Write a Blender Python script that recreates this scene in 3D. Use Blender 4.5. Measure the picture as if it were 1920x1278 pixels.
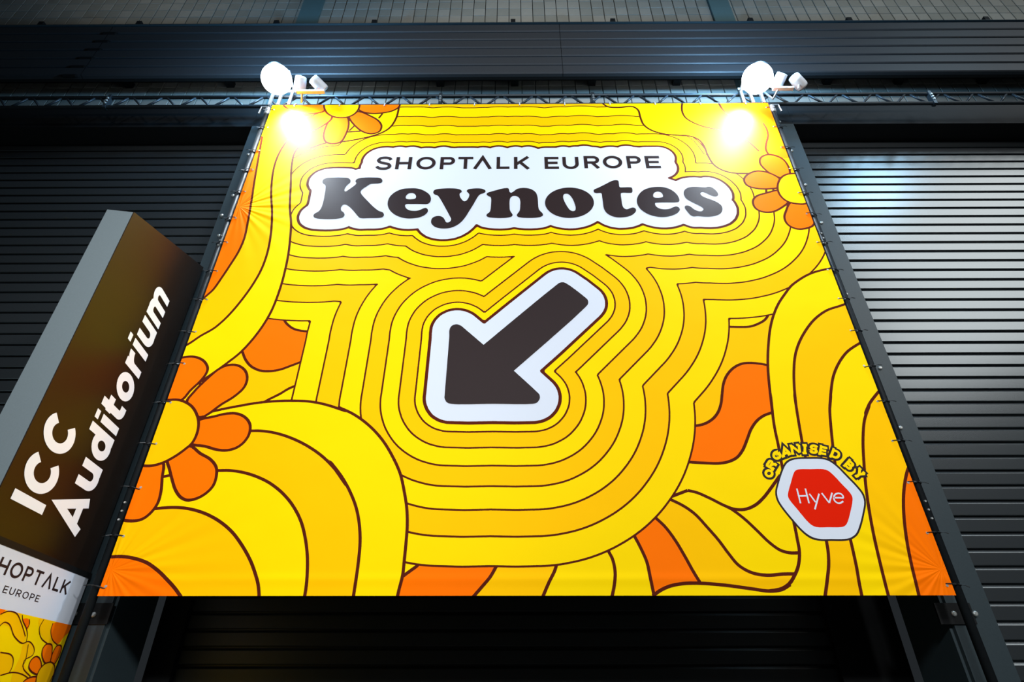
import bpy, bmesh, math, random
import numpy as np
from mathutils import Vector, Matrix
from mathutils.geometry import delaunay_2d_cdt

random.seed(4)
scene = bpy.context.scene
COL = scene.collection
for o in list(bpy.data.objects):
    bpy.data.objects.remove(o, do_unlink=True)

# ------------------------------------------------------------------ camera
TH = math.radians(32.3)          # pitch above the horizon
PSI = math.radians(0.3)          # tiny yaw to the left
FPX = 1698.0 * math.tan(TH)      # focal length in pixels of a 1920 wide frame
CAMZ = 1.6
cam_d = bpy.data.cameras.new('camera')
cam_d.sensor_fit = 'HORIZONTAL'
cam_d.sensor_width = 36.0
cam_d.lens = FPX / 1920.0 * 36.0
cam_d.clip_end = 200
cam = bpy.data.objects.new('camera', cam_d)
cam.location = (0, 0, CAMZ)
cam.rotation_euler = (math.pi / 2 + TH, 0, PSI)
COL.objects.link(cam)
scene.camera = cam

# ------------------------------------------------------------------ world, hall lights, exposure
scene.view_settings.view_transform = 'Standard'
scene.view_settings.look = 'None'
scene.view_settings.gamma = 1.0
scene.view_settings.use_curve_mapping = False
scene.view_settings.exposure = 0.0

world = bpy.data.worlds.new('hall_air')
scene.world = world
world.use_nodes = True
world.node_tree.nodes['Background'].inputs[0].default_value = (0.75, 0.88, 1.0, 1)
world.node_tree.nodes['Background'].inputs[1].default_value = 0.02


def area_light(name, loc, target, size, size_y, power, col=(1, 1, 1)):
    d = bpy.data.lights.new(name, 'AREA')
    d.shape = 'RECTANGLE'
    d.size = size
    d.size_y = size_y
    d.energy = power
    d.color = col
    o = bpy.data.objects.new(name, d)
    o.location = loc
    o.rotation_euler = (Vector(target) - Vector(loc)).to_track_quat('-Z', 'Y').to_euler()
    COL.objects.link(o)
    return o


def spot_light(name, loc, target, cone, blend, power, radius, col):
    d = bpy.data.lights.new(name, 'SPOT')
    d.energy = power
    d.color = col
    d.spot_size = math.radians(cone)
    d.spot_blend = blend
    d.shadow_soft_size = radius
    o = bpy.data.objects.new(name, d)
    o.location = loc
    o.rotation_euler = (Vector(target) - Vector(loc)).to_track_quat('-Z', 'Y').to_euler()
    COL.objects.link(o)
    return o


# hall spotlights high behind the photographer, trained on the entrance
spot_light('hall_spotlight', (-1.5, -9.0, 8.7), (0.3, 4.0, 5.0), 55, 0.9, 4050, 0.8, (0.93, 0.97, 1.0))
spot_light('hall_spotlight', (4.0, -9.0, 8.7), (0.9, 4.0, 5.0), 55, 0.9, 4050, 0.8, (0.93, 0.97, 1.0))
spot_light('sign_fill_light', (8.0, -5.0, 6.5), (-3.0, 3.6, 2.9), 26, 0.8, 2900, 0.5, (0.95, 0.98, 1.0))  # added unseen fill from the right, brightens the sign lettering and poster
# added unseen lights that brighten the tiles above the fascia
for wx in (-5.0, 0.0, 5.0):
    spot_light('tile_fill_light', (wx, 1.6, 10.6), (wx, 4.5, 11.3), 95, 1.0, 75, 0.2, (1.0, 0.97, 0.9))
# ceiling lamps of the bay to the right, seen back in the gloss of the right shutter
area_light('hall_ceiling_lamp', (7.0, 1.2, 10.3), (6.4, 2.2, 6.0), 0.9, 2.0, 62, (0.42, 0.74, 1.0))
area_light('hall_ceiling_lamp', (11.0, -2.0, 10.5), (9.0, 1.0, 5.0), 5.0, 6.0, 340, (1.0, 0.99, 0.96))
# added unseen low light, meant to brighten the left shutter's slat undersides
area_light('low_fill_light', (-6.0, 2.6, 0.3), (-5.0, 4.3, 6.0), 2.0, 0.5, 30, (0.75, 0.95, 1.0))


# ------------------------------------------------------------------ generic helpers
def s2l(c):
    c = c / 255.0
    return c / 12.92 if c <= 0.04045 else ((c + 0.055) / 1.055) ** 2.4


def rgb(r, g, b):
    return (s2l(r), s2l(g), s2l(b), 1.0)


def mat(name, col, rough=0.5, metal=0.0, emit=None, estr=0.0, noise=0.0, nscale=40.0, bump=0.0, spec=0.5):
    m = bpy.data.materials.new(name)
    m.use_nodes = True
    nt = m.node_tree
    b = nt.nodes['Principled BSDF']
    b.inputs['Base Color'].default_value = col
    b.inputs['Roughness'].default_value = rough
    b.inputs['Metallic'].default_value = metal
    b.inputs['Specular IOR Level'].default_value = spec
    if emit:
        b.inputs['Emission Color'].default_value = emit
        b.inputs['Emission Strength'].default_value = estr
    if noise > 0 or bump > 0:
        tc = nt.nodes.new('ShaderNodeTexCoord')
        n = nt.nodes.new('ShaderNodeTexNoise')
        n.inputs['Scale'].default_value = nscale
        n.inputs['Detail'].default_value = 4
        nt.links.new(tc.outputs['Object'], n.inputs['Vector'])
        if noise > 0:
            mx = nt.nodes.new('ShaderNodeMix')
            mx.data_type = 'RGBA'
            nt.links.new(n.outputs['Fac'], mx.inputs['Factor'])
            mx.inputs['A'].default_value = tuple(c * (1 - noise) for c in col[:3]) + (1,)
            mx.inputs['B'].default_value = tuple(min(1, c * (1 + noise)) for c in col[:3]) + (1,)
            nt.links.new(mx.outputs['Result'], b.inputs['Base Color'])
        if bump > 0:
            bp = nt.nodes.new('ShaderNodeBump')
            bp.inputs['Strength'].default_value = bump
            bp.inputs['Distance'].default_value = 0.01
            nt.links.new(n.outputs['Fac'], bp.inputs['Height'])
            nt.links.new(bp.outputs['Normal'], b.inputs['Normal'])
    return m


def obj(name, verts, faces, mats, parent=None, fmat=None, smooth=False):
    me = bpy.data.meshes.new(name)
    me.from_pydata([tuple(v) for v in verts], [], faces)
    if not isinstance(mats, (list, tuple)):
        mats = [mats]
    for m in mats:
        me.materials.append(m)
    if fmat is not None:
        me.polygons.foreach_set('material_index', np.array(fmat, dtype=np.int32))
    if smooth:
        me.polygons.foreach_set('use_smooth', np.ones(len(me.polygons), dtype=bool))
    me.update()
    o = bpy.data.objects.new(name, me)
    COL.objects.link(o)
    if parent is not None:
        o.parent = parent
    return o


def share(name, me, parent=None, loc=(0, 0, 0), rot=None):
    o = bpy.data.objects.new(name, me)
    o.location = loc
    if rot:
        o.rotation_euler = rot
    COL.objects.link(o)
    if parent is not None:
        o.parent = parent
    return o


def empty(name, loc, label, cat, group=None):
    o = bpy.data.objects.new(name, None)
    o.location = loc
    o.empty_display_size = 0.1
    COL.objects.link(o)
    tag(o, label, cat, group)
    return o


def tag(o, label, cat=None, group=None):
    o['label'] = label
    if cat:
        o['category'] = cat
    if group:
        o['group'] = group
    return o


def structure(o, label):
    o['kind'] = 'structure'
    o['label'] = label
    return o


class MB:
    """collects solids, builds one mesh; coordinates are world minus origin"""

    def __init__(self, org=(0, 0, 0)):
        self.v, self.f, self.o = [], [], Vector(org)

    def box(self, x0, x1, y0, y1, z0, z1):
        b = len(self.v)
        for z in (z0, z1):
            for (x, y) in ((x0, y0), (x1, y0), (x1, y1), (x0, y1)):
                self.v.append(Vector((x, y, z)) - self.o)
        for q in ((3, 2, 1, 0), (4, 5, 6, 7), (0, 1, 5, 4), (1, 2, 6, 5), (2, 3, 7, 6), (3, 0, 4, 7)):
            self.f.append([b + i for i in q])
        return self

    def tube(self, pts, r, n=10, caps=True, r2=None):
        pts = [Vector(p) for p in pts]
        b = len(self.v)
        m = len(pts)
        up = None
        for i, p in enumerate(pts):
            t = (pts[min(i + 1, m - 1)] - pts[max(i - 1, 0)]).normalized()
            if up is None:
                up = Vector((0, 0, 1)) if abs(t.z) < 0.9 else Vector((0, 1, 0))
            a = t.cross(up).normalized()
            c = a.cross(t).normalized()
            up = c
            rr = r if r2 is None else r + (r2 - r) * i / (m - 1)
            for k in range(n):
                an = 2 * math.pi * k / n
                self.v.append(p + a * math.cos(an) * rr + c * math.sin(an) * rr - self.o)
        for i in range(m - 1):
            for k in range(n):
                k2 = (k + 1) % n
                self.f.append([b + i * n + k, b + i * n + k2, b + (i + 1) * n + k2, b + (i + 1) * n + k])
        if caps:
            self.f.append([b + k for k in range(n)][::-1])
            self.f.append([b + (m - 1) * n + k for k in range(n)])
        return self

    def lathe(self, base, axis, prof, n=20):
        """prof: list of (dist along axis, radius)"""
        ax = Vector(axis).normalized()
        a = ax.orthogonal().normalized()
        c = ax.cross(a)
        b = len(self.v)
        for (d, r) in prof:
            for k in range(n):
                an = 2 * math.pi * k / n
                self.v.append(Vector(base) + ax * d + (a * math.cos(an) + c * math.sin(an)) * r - self.o)
        for i in range(len(prof) - 1):
            for k in range(n):
                k2 = (k + 1) % n
                self.f.append([b + i * n + k, b + i * n + k2, b + (i + 1) * n + k2, b + (i + 1) * n + k])
        self.f.append([b + k for k in range(n)][::-1])
        self.f.append([b + (len(prof) - 1) * n + k for k in range(n)])
        return self

    def extrude(self, prof, x0, x1):
        """open profile of (y, z) extruded along X"""
        b = len(self.v)
        for x in (x0, x1):
            for (y, z) in prof:
                self.v.append(Vector((x, y, z)) - self.o)
        n = len(prof)
        for i in range(n - 1):
            self.f.append([b + i, b + n + i, b + n + i + 1, b + i + 1])
        return self

    def vprism(self, prof, z0, z1):
        """closed outline of (x, y) extruded along Z"""
        b = len(self.v)
        n = len(prof)
        for z in (z0, z1):
            for (x, y) in prof:
                self.v.append(Vector((x, y, z)) - self.o)
        for i in range(n):
            j = (i + 1) % n
            self.f.append([b + i, b + j, b + n + j, b + n + i])
        self.f.append([b + i for i in range(n)][::-1])
        self.f.append([b + n + i for i in range(n)])
        return self

    def build(self, name, m, parent=None, smooth=False):
        return obj(name, self.v, self.f, m, parent, smooth=smooth)


# ------------------------------------------------------------------ picture geometry -> place geometry
_c, _s = math.cos(PSI), math.sin(PSI)
RIGHT = np.array([_c, _s, 0.0])
FWD = np.array([-_s * math.cos(TH), _c * math.cos(TH), math.sin(TH)])
UP = np.array([_s * math.sin(TH), -_c * math.sin(TH), math.cos(TH)])


def ray(px, py):
    return FWD * FPX + RIGHT * (px - 960.0) + UP * (639.0 - py)


def at_y(px, py, Y):
    """where the sight line through a picture point meets the upright plane at depth Y"""
    r = ray(px, py)
    k = Y / r[1]
    return r[0] * k, CAMZ + r[2] * k


def z_at(py, Y, px=960):
    return at_y(px, py, Y)[1]


# crops of the photograph used while measuring: origin x, origin y, scale
CR = {'A': (400, 400, 3.196), 'B': (800, 400, 3.196), 'C': (1200, 400, 3.196), 'D': (150, 740, 3.196),
      'E': (600, 740, 3.196), 'F': (1000, 740, 3.196), 'G': (1400, 740, 2.375), 'H': (0, 380, 2.6625),
      'I': (0, 798, 2.6625), 'P': (0, 0, 3.0), 'Q': (480, 0, 3.0), 'R': (960, 0, 3.0), 'S': (1280, 0, 3.0),
      '1': (560, 270, 6.39), '2': (820, 270, 6.39), '3': (1080, 270, 5.647), '4': (1400, 800, 5.323),
      'p': (0, 0, 1.0)}


def px(crop, pts):
    ox, oy, s = CR[crop]
    return [(ox + x / s, oy + y / s) for (x, y) in pts]


def smooth(pts, closed=False, n=5):
    """Catmull-Rom through the points"""
    P = [np.array(p, dtype=float) for p in pts]
    m = len(P)
    if m < 3:
        return [tuple(p) for p in P]
    out = []
    rng = range(m if closed else m - 1)
    for i in rng:
        if closed:
            p0, p1, p2, p3 = P[(i - 1) % m], P[i], P[(i + 1) % m], P[(i + 2) % m]
        else:
            p1, p2 = P[i], P[i + 1]
            p0 = P[i - 1] if i > 0 else 2 * p1 - p2
            p3 = P[i + 2] if i + 2 < m else 2 * p2 - p1
        # centripetal knots keep the curve from overshooting
        t01 = max(np.linalg.norm(p1 - p0), 1e-9) ** 0.5
        t12 = max(np.linalg.norm(p2 - p1), 1e-9) ** 0.5
        t23 = max(np.linalg.norm(p3 - p2), 1e-9) ** 0.5
        m1 = (p2 - p1) + t12 * ((p1 - p0) / t01 - (p2 - p0) / (t01 + t12))
        m2 = (p2 - p1) + t12 * ((p3 - p2) / t23 - (p3 - p1) / (t12 + t23))
        for k in range(n):
            t = k / n
            out.append(tuple((2 * t ** 3 - 3 * t ** 2 + 1) * p1 + (t ** 3 - 2 * t ** 2 + t) * m1
                             + (-2 * t ** 3 + 3 * t ** 2) * p2 + (t ** 3 - t ** 2) * m2))
    if not closed:
        out.append(tuple(P[-1]))
    return out


# ---- planar drawing tools (2D coordinates on a sheet)
def offset_line(pts, w, closed=False):
    """outline loops of a constant-width line"""
    P = [np.array(p, dtype=float) for p in pts]
    Q = [P[0]]
    for p in P[1:]:
        if np.linalg.norm(p - Q[-1]) > 1e-6:
            Q.append(p)
    if closed and np.linalg.norm(Q[0] - Q[-1]) < 1e-6:
        Q.pop()
    P = Q
    m = len(P)
    L, R = [], []
    for i in range(m):
        if closed:
            a, b, c = P[(i - 1) % m], P[i], P[(i + 1) % m]
        else:
            a, b, c = P[max(i - 1, 0)], P[i], P[min(i + 1, m - 1)]
        d1 = b - a if np.linalg.norm(b - a) > 1e-9 else c - b
        d2 = c - b if np.linalg.norm(c - b) > 1e-9 else d1
        d1 = d1 / np.linalg.norm(d1)
        d2 = d2 / np.linalg.norm(d2)
        n1 = np.array([-d1[1], d1[0]])
        n2 = np.array([-d2[1], d2[0]])
        nn = n1 + n2
        l = np.linalg.norm(nn)
        nn = nn / l if l > 1e-6 else n1
        k = min(1.0 / max(float(nn @ n1), 0.3), 2.5)
        L.append(tuple(b + nn * w / 2 * k))
        R.append(tuple(b - nn * w / 2 * k))
    if closed:
        return [L, R]
    return [L + R[::-1]]


def inside(P, loop):
    """even-odd test of points P (n,2) in a loop"""
    x, y = P[:, 0], P[:, 1]
    r = np.zeros(len(P), dtype=bool)
    L = np.array(loop)
    x0, y0 = L[:, 0], L[:, 1]
    x1, y1 = np.roll(x0, -1), np.roll(y0, -1)
    bx0, bx1, by0, by1 = x0.min(), x0.max(), y0.min(), y0.max()
    sel = np.where((x >= bx0) & (x <= bx1) & (y >= by0) & (y <= by1))[0]
    if len(sel) == 0:
        return r
    xs, ys = x[sel], y[sel]
    c = np.zeros(len(sel), dtype=bool)
    for i in range(len(L)):
        if y0[i] == y1[i]:
            continue
        h = (y0[i] > ys) != (y1[i] > ys)
        xi = (x1[i] - x0[i]) * (ys - y0[i]) / (y1[i] - y0[i]) + x0[i]
        c ^= h & (xs < xi)
    r[sel] = c
    return r


def line_dist(P, pts, closed=False, open_caps=False):
    """distance of points P to a polyline"""
    L = np.array(pts, dtype=float)
    if closed:
        L = np.vstack([L, L[:1]])
    best = np.full(len(P), 1e9)
    m = len(L) - 1
    for i in range(m):
        a, b = L[i], L[i + 1]
        d = b - a
        q = float(d @ d)
        if q < 1e-14:
            continue
        t = ((P[:, 0] - a[0]) * d[0] + (P[:, 1] - a[1]) * d[1]) / q
        tc = np.clip(t, 0, 1)
        e = np.hypot(P[:, 0] - a[0] - tc * d[0], P[:, 1] - a[1] - tc * d[1])
        if open_caps:
            if i == 0:
                e = np.where(t < 0, 1e9, e)
            if i == m - 1:
                e = np.where(t > 1, 1e9, e)
        best = np.minimum(best, e)
    return best


def cdt(loops, lines=(), raw=None):
    V, Ed = [], []
    for L in loops:
        b = len(V)
        V += [Vector((float(p[0]), float(p[1]))) for p in L]
        Ed += [(b + i, b + (i + 1) % len(L)) for i in range(len(L))]
    if raw:
        b = len(V)
        V += [Vector((float(p[0]), float(p[1]))) for p in raw[0]]
        Ed += [(b + i, b + j) for (i, j) in raw[1]]
    ov, oe, of, _, _, _ = delaunay_2d_cdt(V, Ed, [], 0, 1e-5)
    ov = np.array([(v.x, v.y) for v in ov])
    of = [f for f in of if len(f) == 3]
    return ov, np.array(of, dtype=np.int64)


def fill(shapes):
    """triangles inside any shape; a shape is a list of loops (even-odd)"""
    ov, of = cdt([L for s in shapes for L in s])
    C = ov[of].mean(axis=1)
    keep = np.zeros(len(of), dtype=bool)
    for s in shapes:
        k = np.zeros(len(of), dtype=bool)
        for L in s:
            k ^= inside(C, L)
        keep |= k
    return ov, of[keep]


def flat(name, vt, place, m, parent=None):
    """triangles of a sheet placed in the world by place((u,v)) -> xyz"""
    v, t = vt
    used = np.unique(t)
    mp = {int(a): i for i, a in enumerate(used)}
    V = [place(v[a]) for a in used]
    F = [[mp[int(a)] for a in f] for f in t]
    return obj(name, V, F, m, parent)


# ---- sans-serif stroke letters, cap height 1, x-height .74
def arc(cx, cy, rx, ry, a0, a1, n=14):
    return [(cx + rx * math.cos(math.radians(a0 + (a1 - a0) * i / n)),
             cy + ry * math.sin(math.radians(a0 + (a1 - a0) * i / n))) for i in range(n + 1)]


def glyph(ch, W, w):
    """list of (points, closed) centre lines in a W x 1 box with stroke width w"""
    h = w / 2
    if ch == 'I':
        return [([(W / 2, 0), (W / 2, 1)], False)]
    if ch == 'H':
        return [([(h, 0), (h, 1)], False), ([(W - h, 0), (W - h, 1)], False), ([(h, .5), (W - h, .5)], False)]
    if ch == 'O':
        return [(arc(W / 2, .5, W / 2 - h, .5 - h + .015, 0, 360, 36)[:-1], True)]
    if ch == 'C':
        return [(arc(W * .53, .5, W * .53 - h, .5 - h + .015, 42, 318, 30), False)]
    if ch == 'G':
        return [(arc(W * .53, .5, W * .53 - h, .5 - h + .015, 45, 320, 28) + [(W - h, .48), (W * .6, .48)], False)]
    if ch == 'P':
        r = (.64 - w) / 2
        return [([(h, 0), (h, 1)], False),
                ([(h, 1 - h)] + arc(W - h - r, 1 - h - r, r, r, 90, -90) + [(h, 1 - h - 2 * r)], False)]
    if ch == 'R':
        r = (.64 - w) / 2
        return [([(h, 0), (h, 1)], False),
                ([(h, 1 - h)] + arc(W - h - r, 1 - h - r, r, r, 90, -90) + [(h, 1 - h - 2 * r)], False),
                ([(W * .52, 1 - h - 2 * r), (W - h * .8, 0)], False)]
    if ch == 'B':
        r = (.54 - w) / 2
        q = (.58 - w) / 2
        return [([(h, 0), (h, 1)], False),
                ([(h, 1 - h)] + arc(W - h - r - .05, 1 - h - r, r, r, 90, -90) + [(h, 1 - h - 2 * r)], False),
                ([(h, h + 2 * q)] + arc(W - h - q, h + q, q, q, 90, -90) + [(h, h)], False)]
    if ch == 'D':
        return [([(h, 0), (h, 1)], False),
                ([(h, 1 - h)] + arc(W - h - .4, .5, .4, .5 - h, 90, -90) + [(h, h)], False)]
    if ch == 'T':
        return [([(0, 1 - h), (W, 1 - h)], False), ([(W / 2, 0), (W / 2, 1 - h)], False)]
    if ch == 'V^':   # A without its bar
        return [([(h * .9, 0), (W / 2, 1 - h * .6), (W - h * .9, 0)], False)]
    if ch == 'A':
        return [([(h * .9, 0), (W / 2, 1 - h * .6), (W - h * .9, 0)], False), ([(W * .2, .26), (W * .8, .26)], False)]
    if ch == 'L':
        return [([(h, 1), (h, h), (W, h)], False)]
    if ch == 'K':
        return [([(h, 0), (h, 1)], False), ([(h, .36), (W - h * 1.1, 1)], False), ([(W * .38, .56), (W - h, 0)], False)]
    if ch == 'E':
        return [([(W, 1 - h), (h, 1 - h), (h, h), (W, h)], False), ([(h, .5), (W * .92, .5)], False)]
    if ch == 'N':
        return [([(h, 0), (h, 1)], False), ([(h, 1), (W - h, 0)], False), ([(W - h, 0), (W - h, 1)], False)]
    if ch == 'U':
        r = W / 2 - h
        return [([(h, 1), (h, .42)] + arc(W / 2, .42, r, .42 - h + .01, 180, 360) + [(W - h, 1)], False)]
    if ch == 'Y':
        return [([(h * .8, 1), (W / 2, .45), (W / 2, 0)], False), ([(W - h * .8, 1), (W / 2, .45)], False)]
    if ch == 'S':
        t = [(.95, .76), (.82, .89), (.52, .945), (.22, .89), (.10, .72), (.24, .57), (.52, .495), (.8, .41),
             (.92, .26), (.8, .10), (.5, .05), (.2, .1), (.04, .24)]
        return [([(x * W, y) for (x, y) in smooth(t, False, 4)], False)]
    x = .74
    if ch == 'u':
        r = W / 2 - h
        return [([(h, x), (h, .32)] + arc(W / 2, .32, r, .32 - h + .01, 180, 360) + [(W - h, .32)], False),
                ([(W - h, 0), (W - h, x)], False)]
    if ch == 'n':
        r = W / 2 - h
        return [([(h, 0), (h, x)], False),
                ([(h, .4)] + arc(W / 2, .4, r, x - h - .4 + .01, 180, 0) + [(W - h, 0)], False)]
    if ch == 'm':
        r = (W - w) / 4
        out = [([(h, 0), (h, x)], False)]
        for k in range(2):
            cx = h + r + 2 * r * k
            out.append(([(cx - r, .4)] + arc(cx, .46, r, x - h - .46 + .01, 180, 0) + [(cx + r, 0)], False))
        return out
    if ch == 'd':
        return [(arc(W / 2, x / 2, W / 2 - h, x / 2 - h + .01, 0, 360, 30)[:-1], True), ([(W - h, 0), (W - h, 1)], False)]
    if ch == 'o':
        return [(arc(W / 2, x / 2, W / 2 - h, x / 2 - h + .015, 0, 360, 30)[:-1], True)]
    if ch == 'i':
        return [([(W / 2, 0), (W / 2, x)], False), ([(W / 2, .86), (W / 2, 1.0)], False)]
    if ch == 't':
        return [([(W * .36, .96), (W * .36, .25)] + arc(W * .36 + .16, .25, .16, .25 - h, 180, 270, 8) + [(W, h)], False),
                ([(0, x - h * .85), (W, x - h * .85)], False)]
    if ch == 'r':
        return [([(h, 0), (h, x)], False), ([(h, .38)] + arc(W, .38, W - h, x - h - .38, 180, 90, 8), False)]
    return []


def text_shapes(chars, widths, gap, w, size):
    """-> per letter list of shapes (each a list of loops), plus centre lines; origin at baseline left"""
    out = []
    x = 0.0
    for ch, W in zip(chars, widths):
        if ch == ' ':
            x += W
            continue
        sh, cl = [], []
        for pts, closed in glyph(ch, W, w):
            p = [((x + a) * size, b * size) for (a, b) in pts]
            sh.append(offset_line(p, w * size, closed))
            cl.append((p, closed))
        out.append((ch, sh, cl))
        x += W + gap
    return out, (x - gap) * size


# ------------------------------------------------------------------ materials
M = {}
M['yellow'] = mat('banner_yellow', rgb(255, 214, 0), 0.6, spec=0.03)
M['amber'] = mat('banner_amber', rgb(255, 191, 0), 0.6, spec=0.03)
M['orange'] = mat('banner_orange', rgb(255, 114, 0), 0.6, spec=0.03)
M['brown'] = mat('banner_brown', rgb(84, 28, 14), 0.6, spec=0.03)
M['white'] = mat('banner_white', rgb(212, 217, 227), 0.6, spec=0.03)
M['ink'] = mat('banner_dark_ink', rgb(43, 31, 31), 0.5, spec=0.08)
M['red'] = mat('banner_red', rgb(222, 30, 2), 0.6, spec=0.03)
M['cloth_back'] = mat('banner_cloth', rgb(200, 200, 200), 0.7)
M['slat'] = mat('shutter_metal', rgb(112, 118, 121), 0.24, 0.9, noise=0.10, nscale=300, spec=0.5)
M['slat_shaded'] = mat('shaded_door_metal', rgb(34, 36, 36), 0.4, 0.3, noise=0.10, nscale=300)  # middle shutter: shade behind the banner is put into this darker colour
M['column'] = mat('column_paint', rgb(42, 53, 57), 0.42, 0.1, noise=0.12, nscale=60, bump=0.05)
M['black'] = mat('black_paint', rgb(10, 11, 12), 0.6, noise=0.2, nscale=30, spec=0.2)
M['pipe'] = mat('black_pipe_paint', rgb(20, 23, 25), 0.5, 0.0, noise=0.2, nscale=30, spec=0.08)
M['truss'] = mat('truss_paint', rgb(44, 52, 58), 0.4, 0.4, noise=0.15, nscale=40)
M['fascia'] = mat('fascia_paint', rgb(31, 33, 36), 0.6, 0.0, noise=0.15, nscale=25)
M['tile'] = mat('wall_tile', rgb(134, 134, 126), 0.5, noise=0.10, nscale=12, bump=0.05)
M['tile2'] = mat('wall_tile_lighter', rgb(146, 145, 137), 0.5, noise=0.10, nscale=12, bump=0.05)
M['grout'] = mat('tile_grout', rgb(36, 36, 34), 0.9)
M['strip'] = mat('steel_strip_paint', rgb(84, 112, 116), 0.45, noise=0.08, nscale=20)
M['bolt'] = mat('zinc_bolt', rgb(190, 192, 188), 0.35, 0.7)
M['tie'] = mat('cable_tie_plastic', rgb(16, 17, 18), 0.4)
M['lampwhite'] = mat('white_lamp_shell', rgb(206, 208, 212), 0.4, noise=0.05, nscale=30)
M['alu'] = mat('bare_aluminium', rgb(186, 192, 198), 0.3, 0.8)
M['lens'] = mat('lit_lens', rgb(240, 246, 255), 0.3, emit=(0.86, 0.94, 1.0, 1), estr=25.0)
M['lens_off'] = mat('unlit_lens', rgb(140, 146, 152), 0.15)
M['signbrown'] = mat('sign_brown', rgb(24, 11, 2), 0.42, 0.0, noise=0.1, nscale=200, spec=0.3)
M['signgrey'] = mat('sign_grey_metal', rgb(118, 130, 134), 0.4, 0.3, noise=0.08, nscale=120)
M['letterwhite'] = mat('sign_letter_white', rgb(238, 241, 246), 0.4)
M['floor'] = mat('hall_floor', rgb(92, 92, 90), 0.5, noise=0.1, nscale=3)

# ------------------------------------------------------------------ depths of the planes
YB = 4.00      # banner cloth
YS = 4.50      # shutter faces
YW = 4.57      # tiled wall
YC = 4.25      # front of the columns

# ------------------------------------------------------------------ setting: floor and tiled wall
fl = MB().box(-14, 14, -14, 8, -0.1, 0.0).build('floor', M['floor'])
structure(fl, 'grey hall floor in front of the shutters')

wall = MB().box(-11, 11, YW + 0.02, YW + 0.3, 7.0, 12.4).build('wall_back', M['grout'])
structure(wall, 'grey tiled wall above the shutters with dark joints')
TW, THh, TG = 0.1755, 0.190, 0.010


def tile_mesh(m):
    w, h, d = (TW - TG) / 2, (THh - TG) / 2, 0.022
    bv = 0.004
    v = [(-w, d, -h), (w, d, -h), (w, d, h), (-w, d, h), (-w, bv, -h), (w, bv, -h), (w, bv, h), (-w, bv, h),
         (-w + bv, 0, -h + bv), (w - bv, 0, -h + bv), (w - bv, 0, h - bv), (-w + bv, 0, h - bv)]
    f = [(8, 9, 10, 11), (4, 5, 9, 8), (5, 6, 10, 9), (6, 7, 11, 10), (7, 4, 8, 11),
         (0, 1, 5, 4), (1, 2, 6, 5), (2, 3, 7, 6), (3, 0, 4, 7)]
    me = bpy.data.meshes.new('tile')
    me.from_pydata(v, [], f)
    me.materials.append(m)
    return me


tmesh = [tile_mesh(M['tile']), tile_mesh(M['tile2'])]
tile_x0 = at_y(1022, 40, YW)[0]
spots = []
zt = 7.6
while zt < 11.3:
    for i in range(-62, 62):
        spots.append((tile_x0 + (i + .5) * TW, zt))
    zt += THh
za, zb, zc, zd = z_at(195, YW), z_at(143, YW), z_at(45, YW), z_at(0, YW)


def tile_rank(s):
    x, z = s
    inb = (za - .05 < z < zb + .05) or (zc - .05 < z < zd + .1)
    return (0 if inb and abs(x) < 8.0 else 1, (x * x + (z - 1.6) ** 2))


spots.sort(key=tile_rank)
for (x, z) in spots[:300]:
    share('tile', random.choice(tmesh), wall, (x, YW + random.uniform(-.0015, .0015), z))
tv, tf = [], []
src = [tuple(v.co) for v in tmesh[0].vertices]
srf = [tuple(p.vertices) for p in tmesh[0].polygons]
for (x, z) in spots[300:]:
    b = len(tv)
    tv += [(a + x, c + YW, d + z) for (a, c, d) in src]
    tf += [[b + i for i in p] for p in srf]
rest = obj('tile_field', tv, tf, [M['tile'], M['tile2']], wall, fmat=[random.randint(0, 1) for _ in range(len(tf))])
rest['kind'] = 'stuff'

# steel strips that run up the tiled wall above the columns
n = 0
for (a, b) in ((570, 608), (1328, 1365)):
    n += 1
    x0, _ = at_y(a, 0, YW - .03)
    x1, _ = at_y(b, 0, YW - .03)
    t = MB().box(x0, x1, YW - .03, YW + .05, 7.52, 12.3).build('trim_%d' % n, M['strip'])
    structure(t, ('left' if n == 1 else 'right') + ' grey-green steel strip running up the tiled wall')

# ------------------------------------------------------------------ columns between the shutters
ratio = lambda a: a * YC
colx = {-1: (ratio(-.712), ratio(-.648)), 1: (ratio(.688), ratio(.7565))}
ZH = z_at(268, YS)              # underside of the shutter housings
YH = (ZH - CAMZ) / ((z_at(235, 1.0) - CAMZ))
ZHT = z_at(201, YH)


def bolt_mesh():
    b = MB().lathe((0, 0, 0), (0, -1, 0), [(0, .017), (.004, .018), (.010, .016), (.015, .009)], 10)
    me = bpy.data.meshes.new('bolt')
    me.from_pydata([tuple(v) for v in b.v], [], b.f)
    me.materials.append(M['bolt'])
    return me


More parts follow.
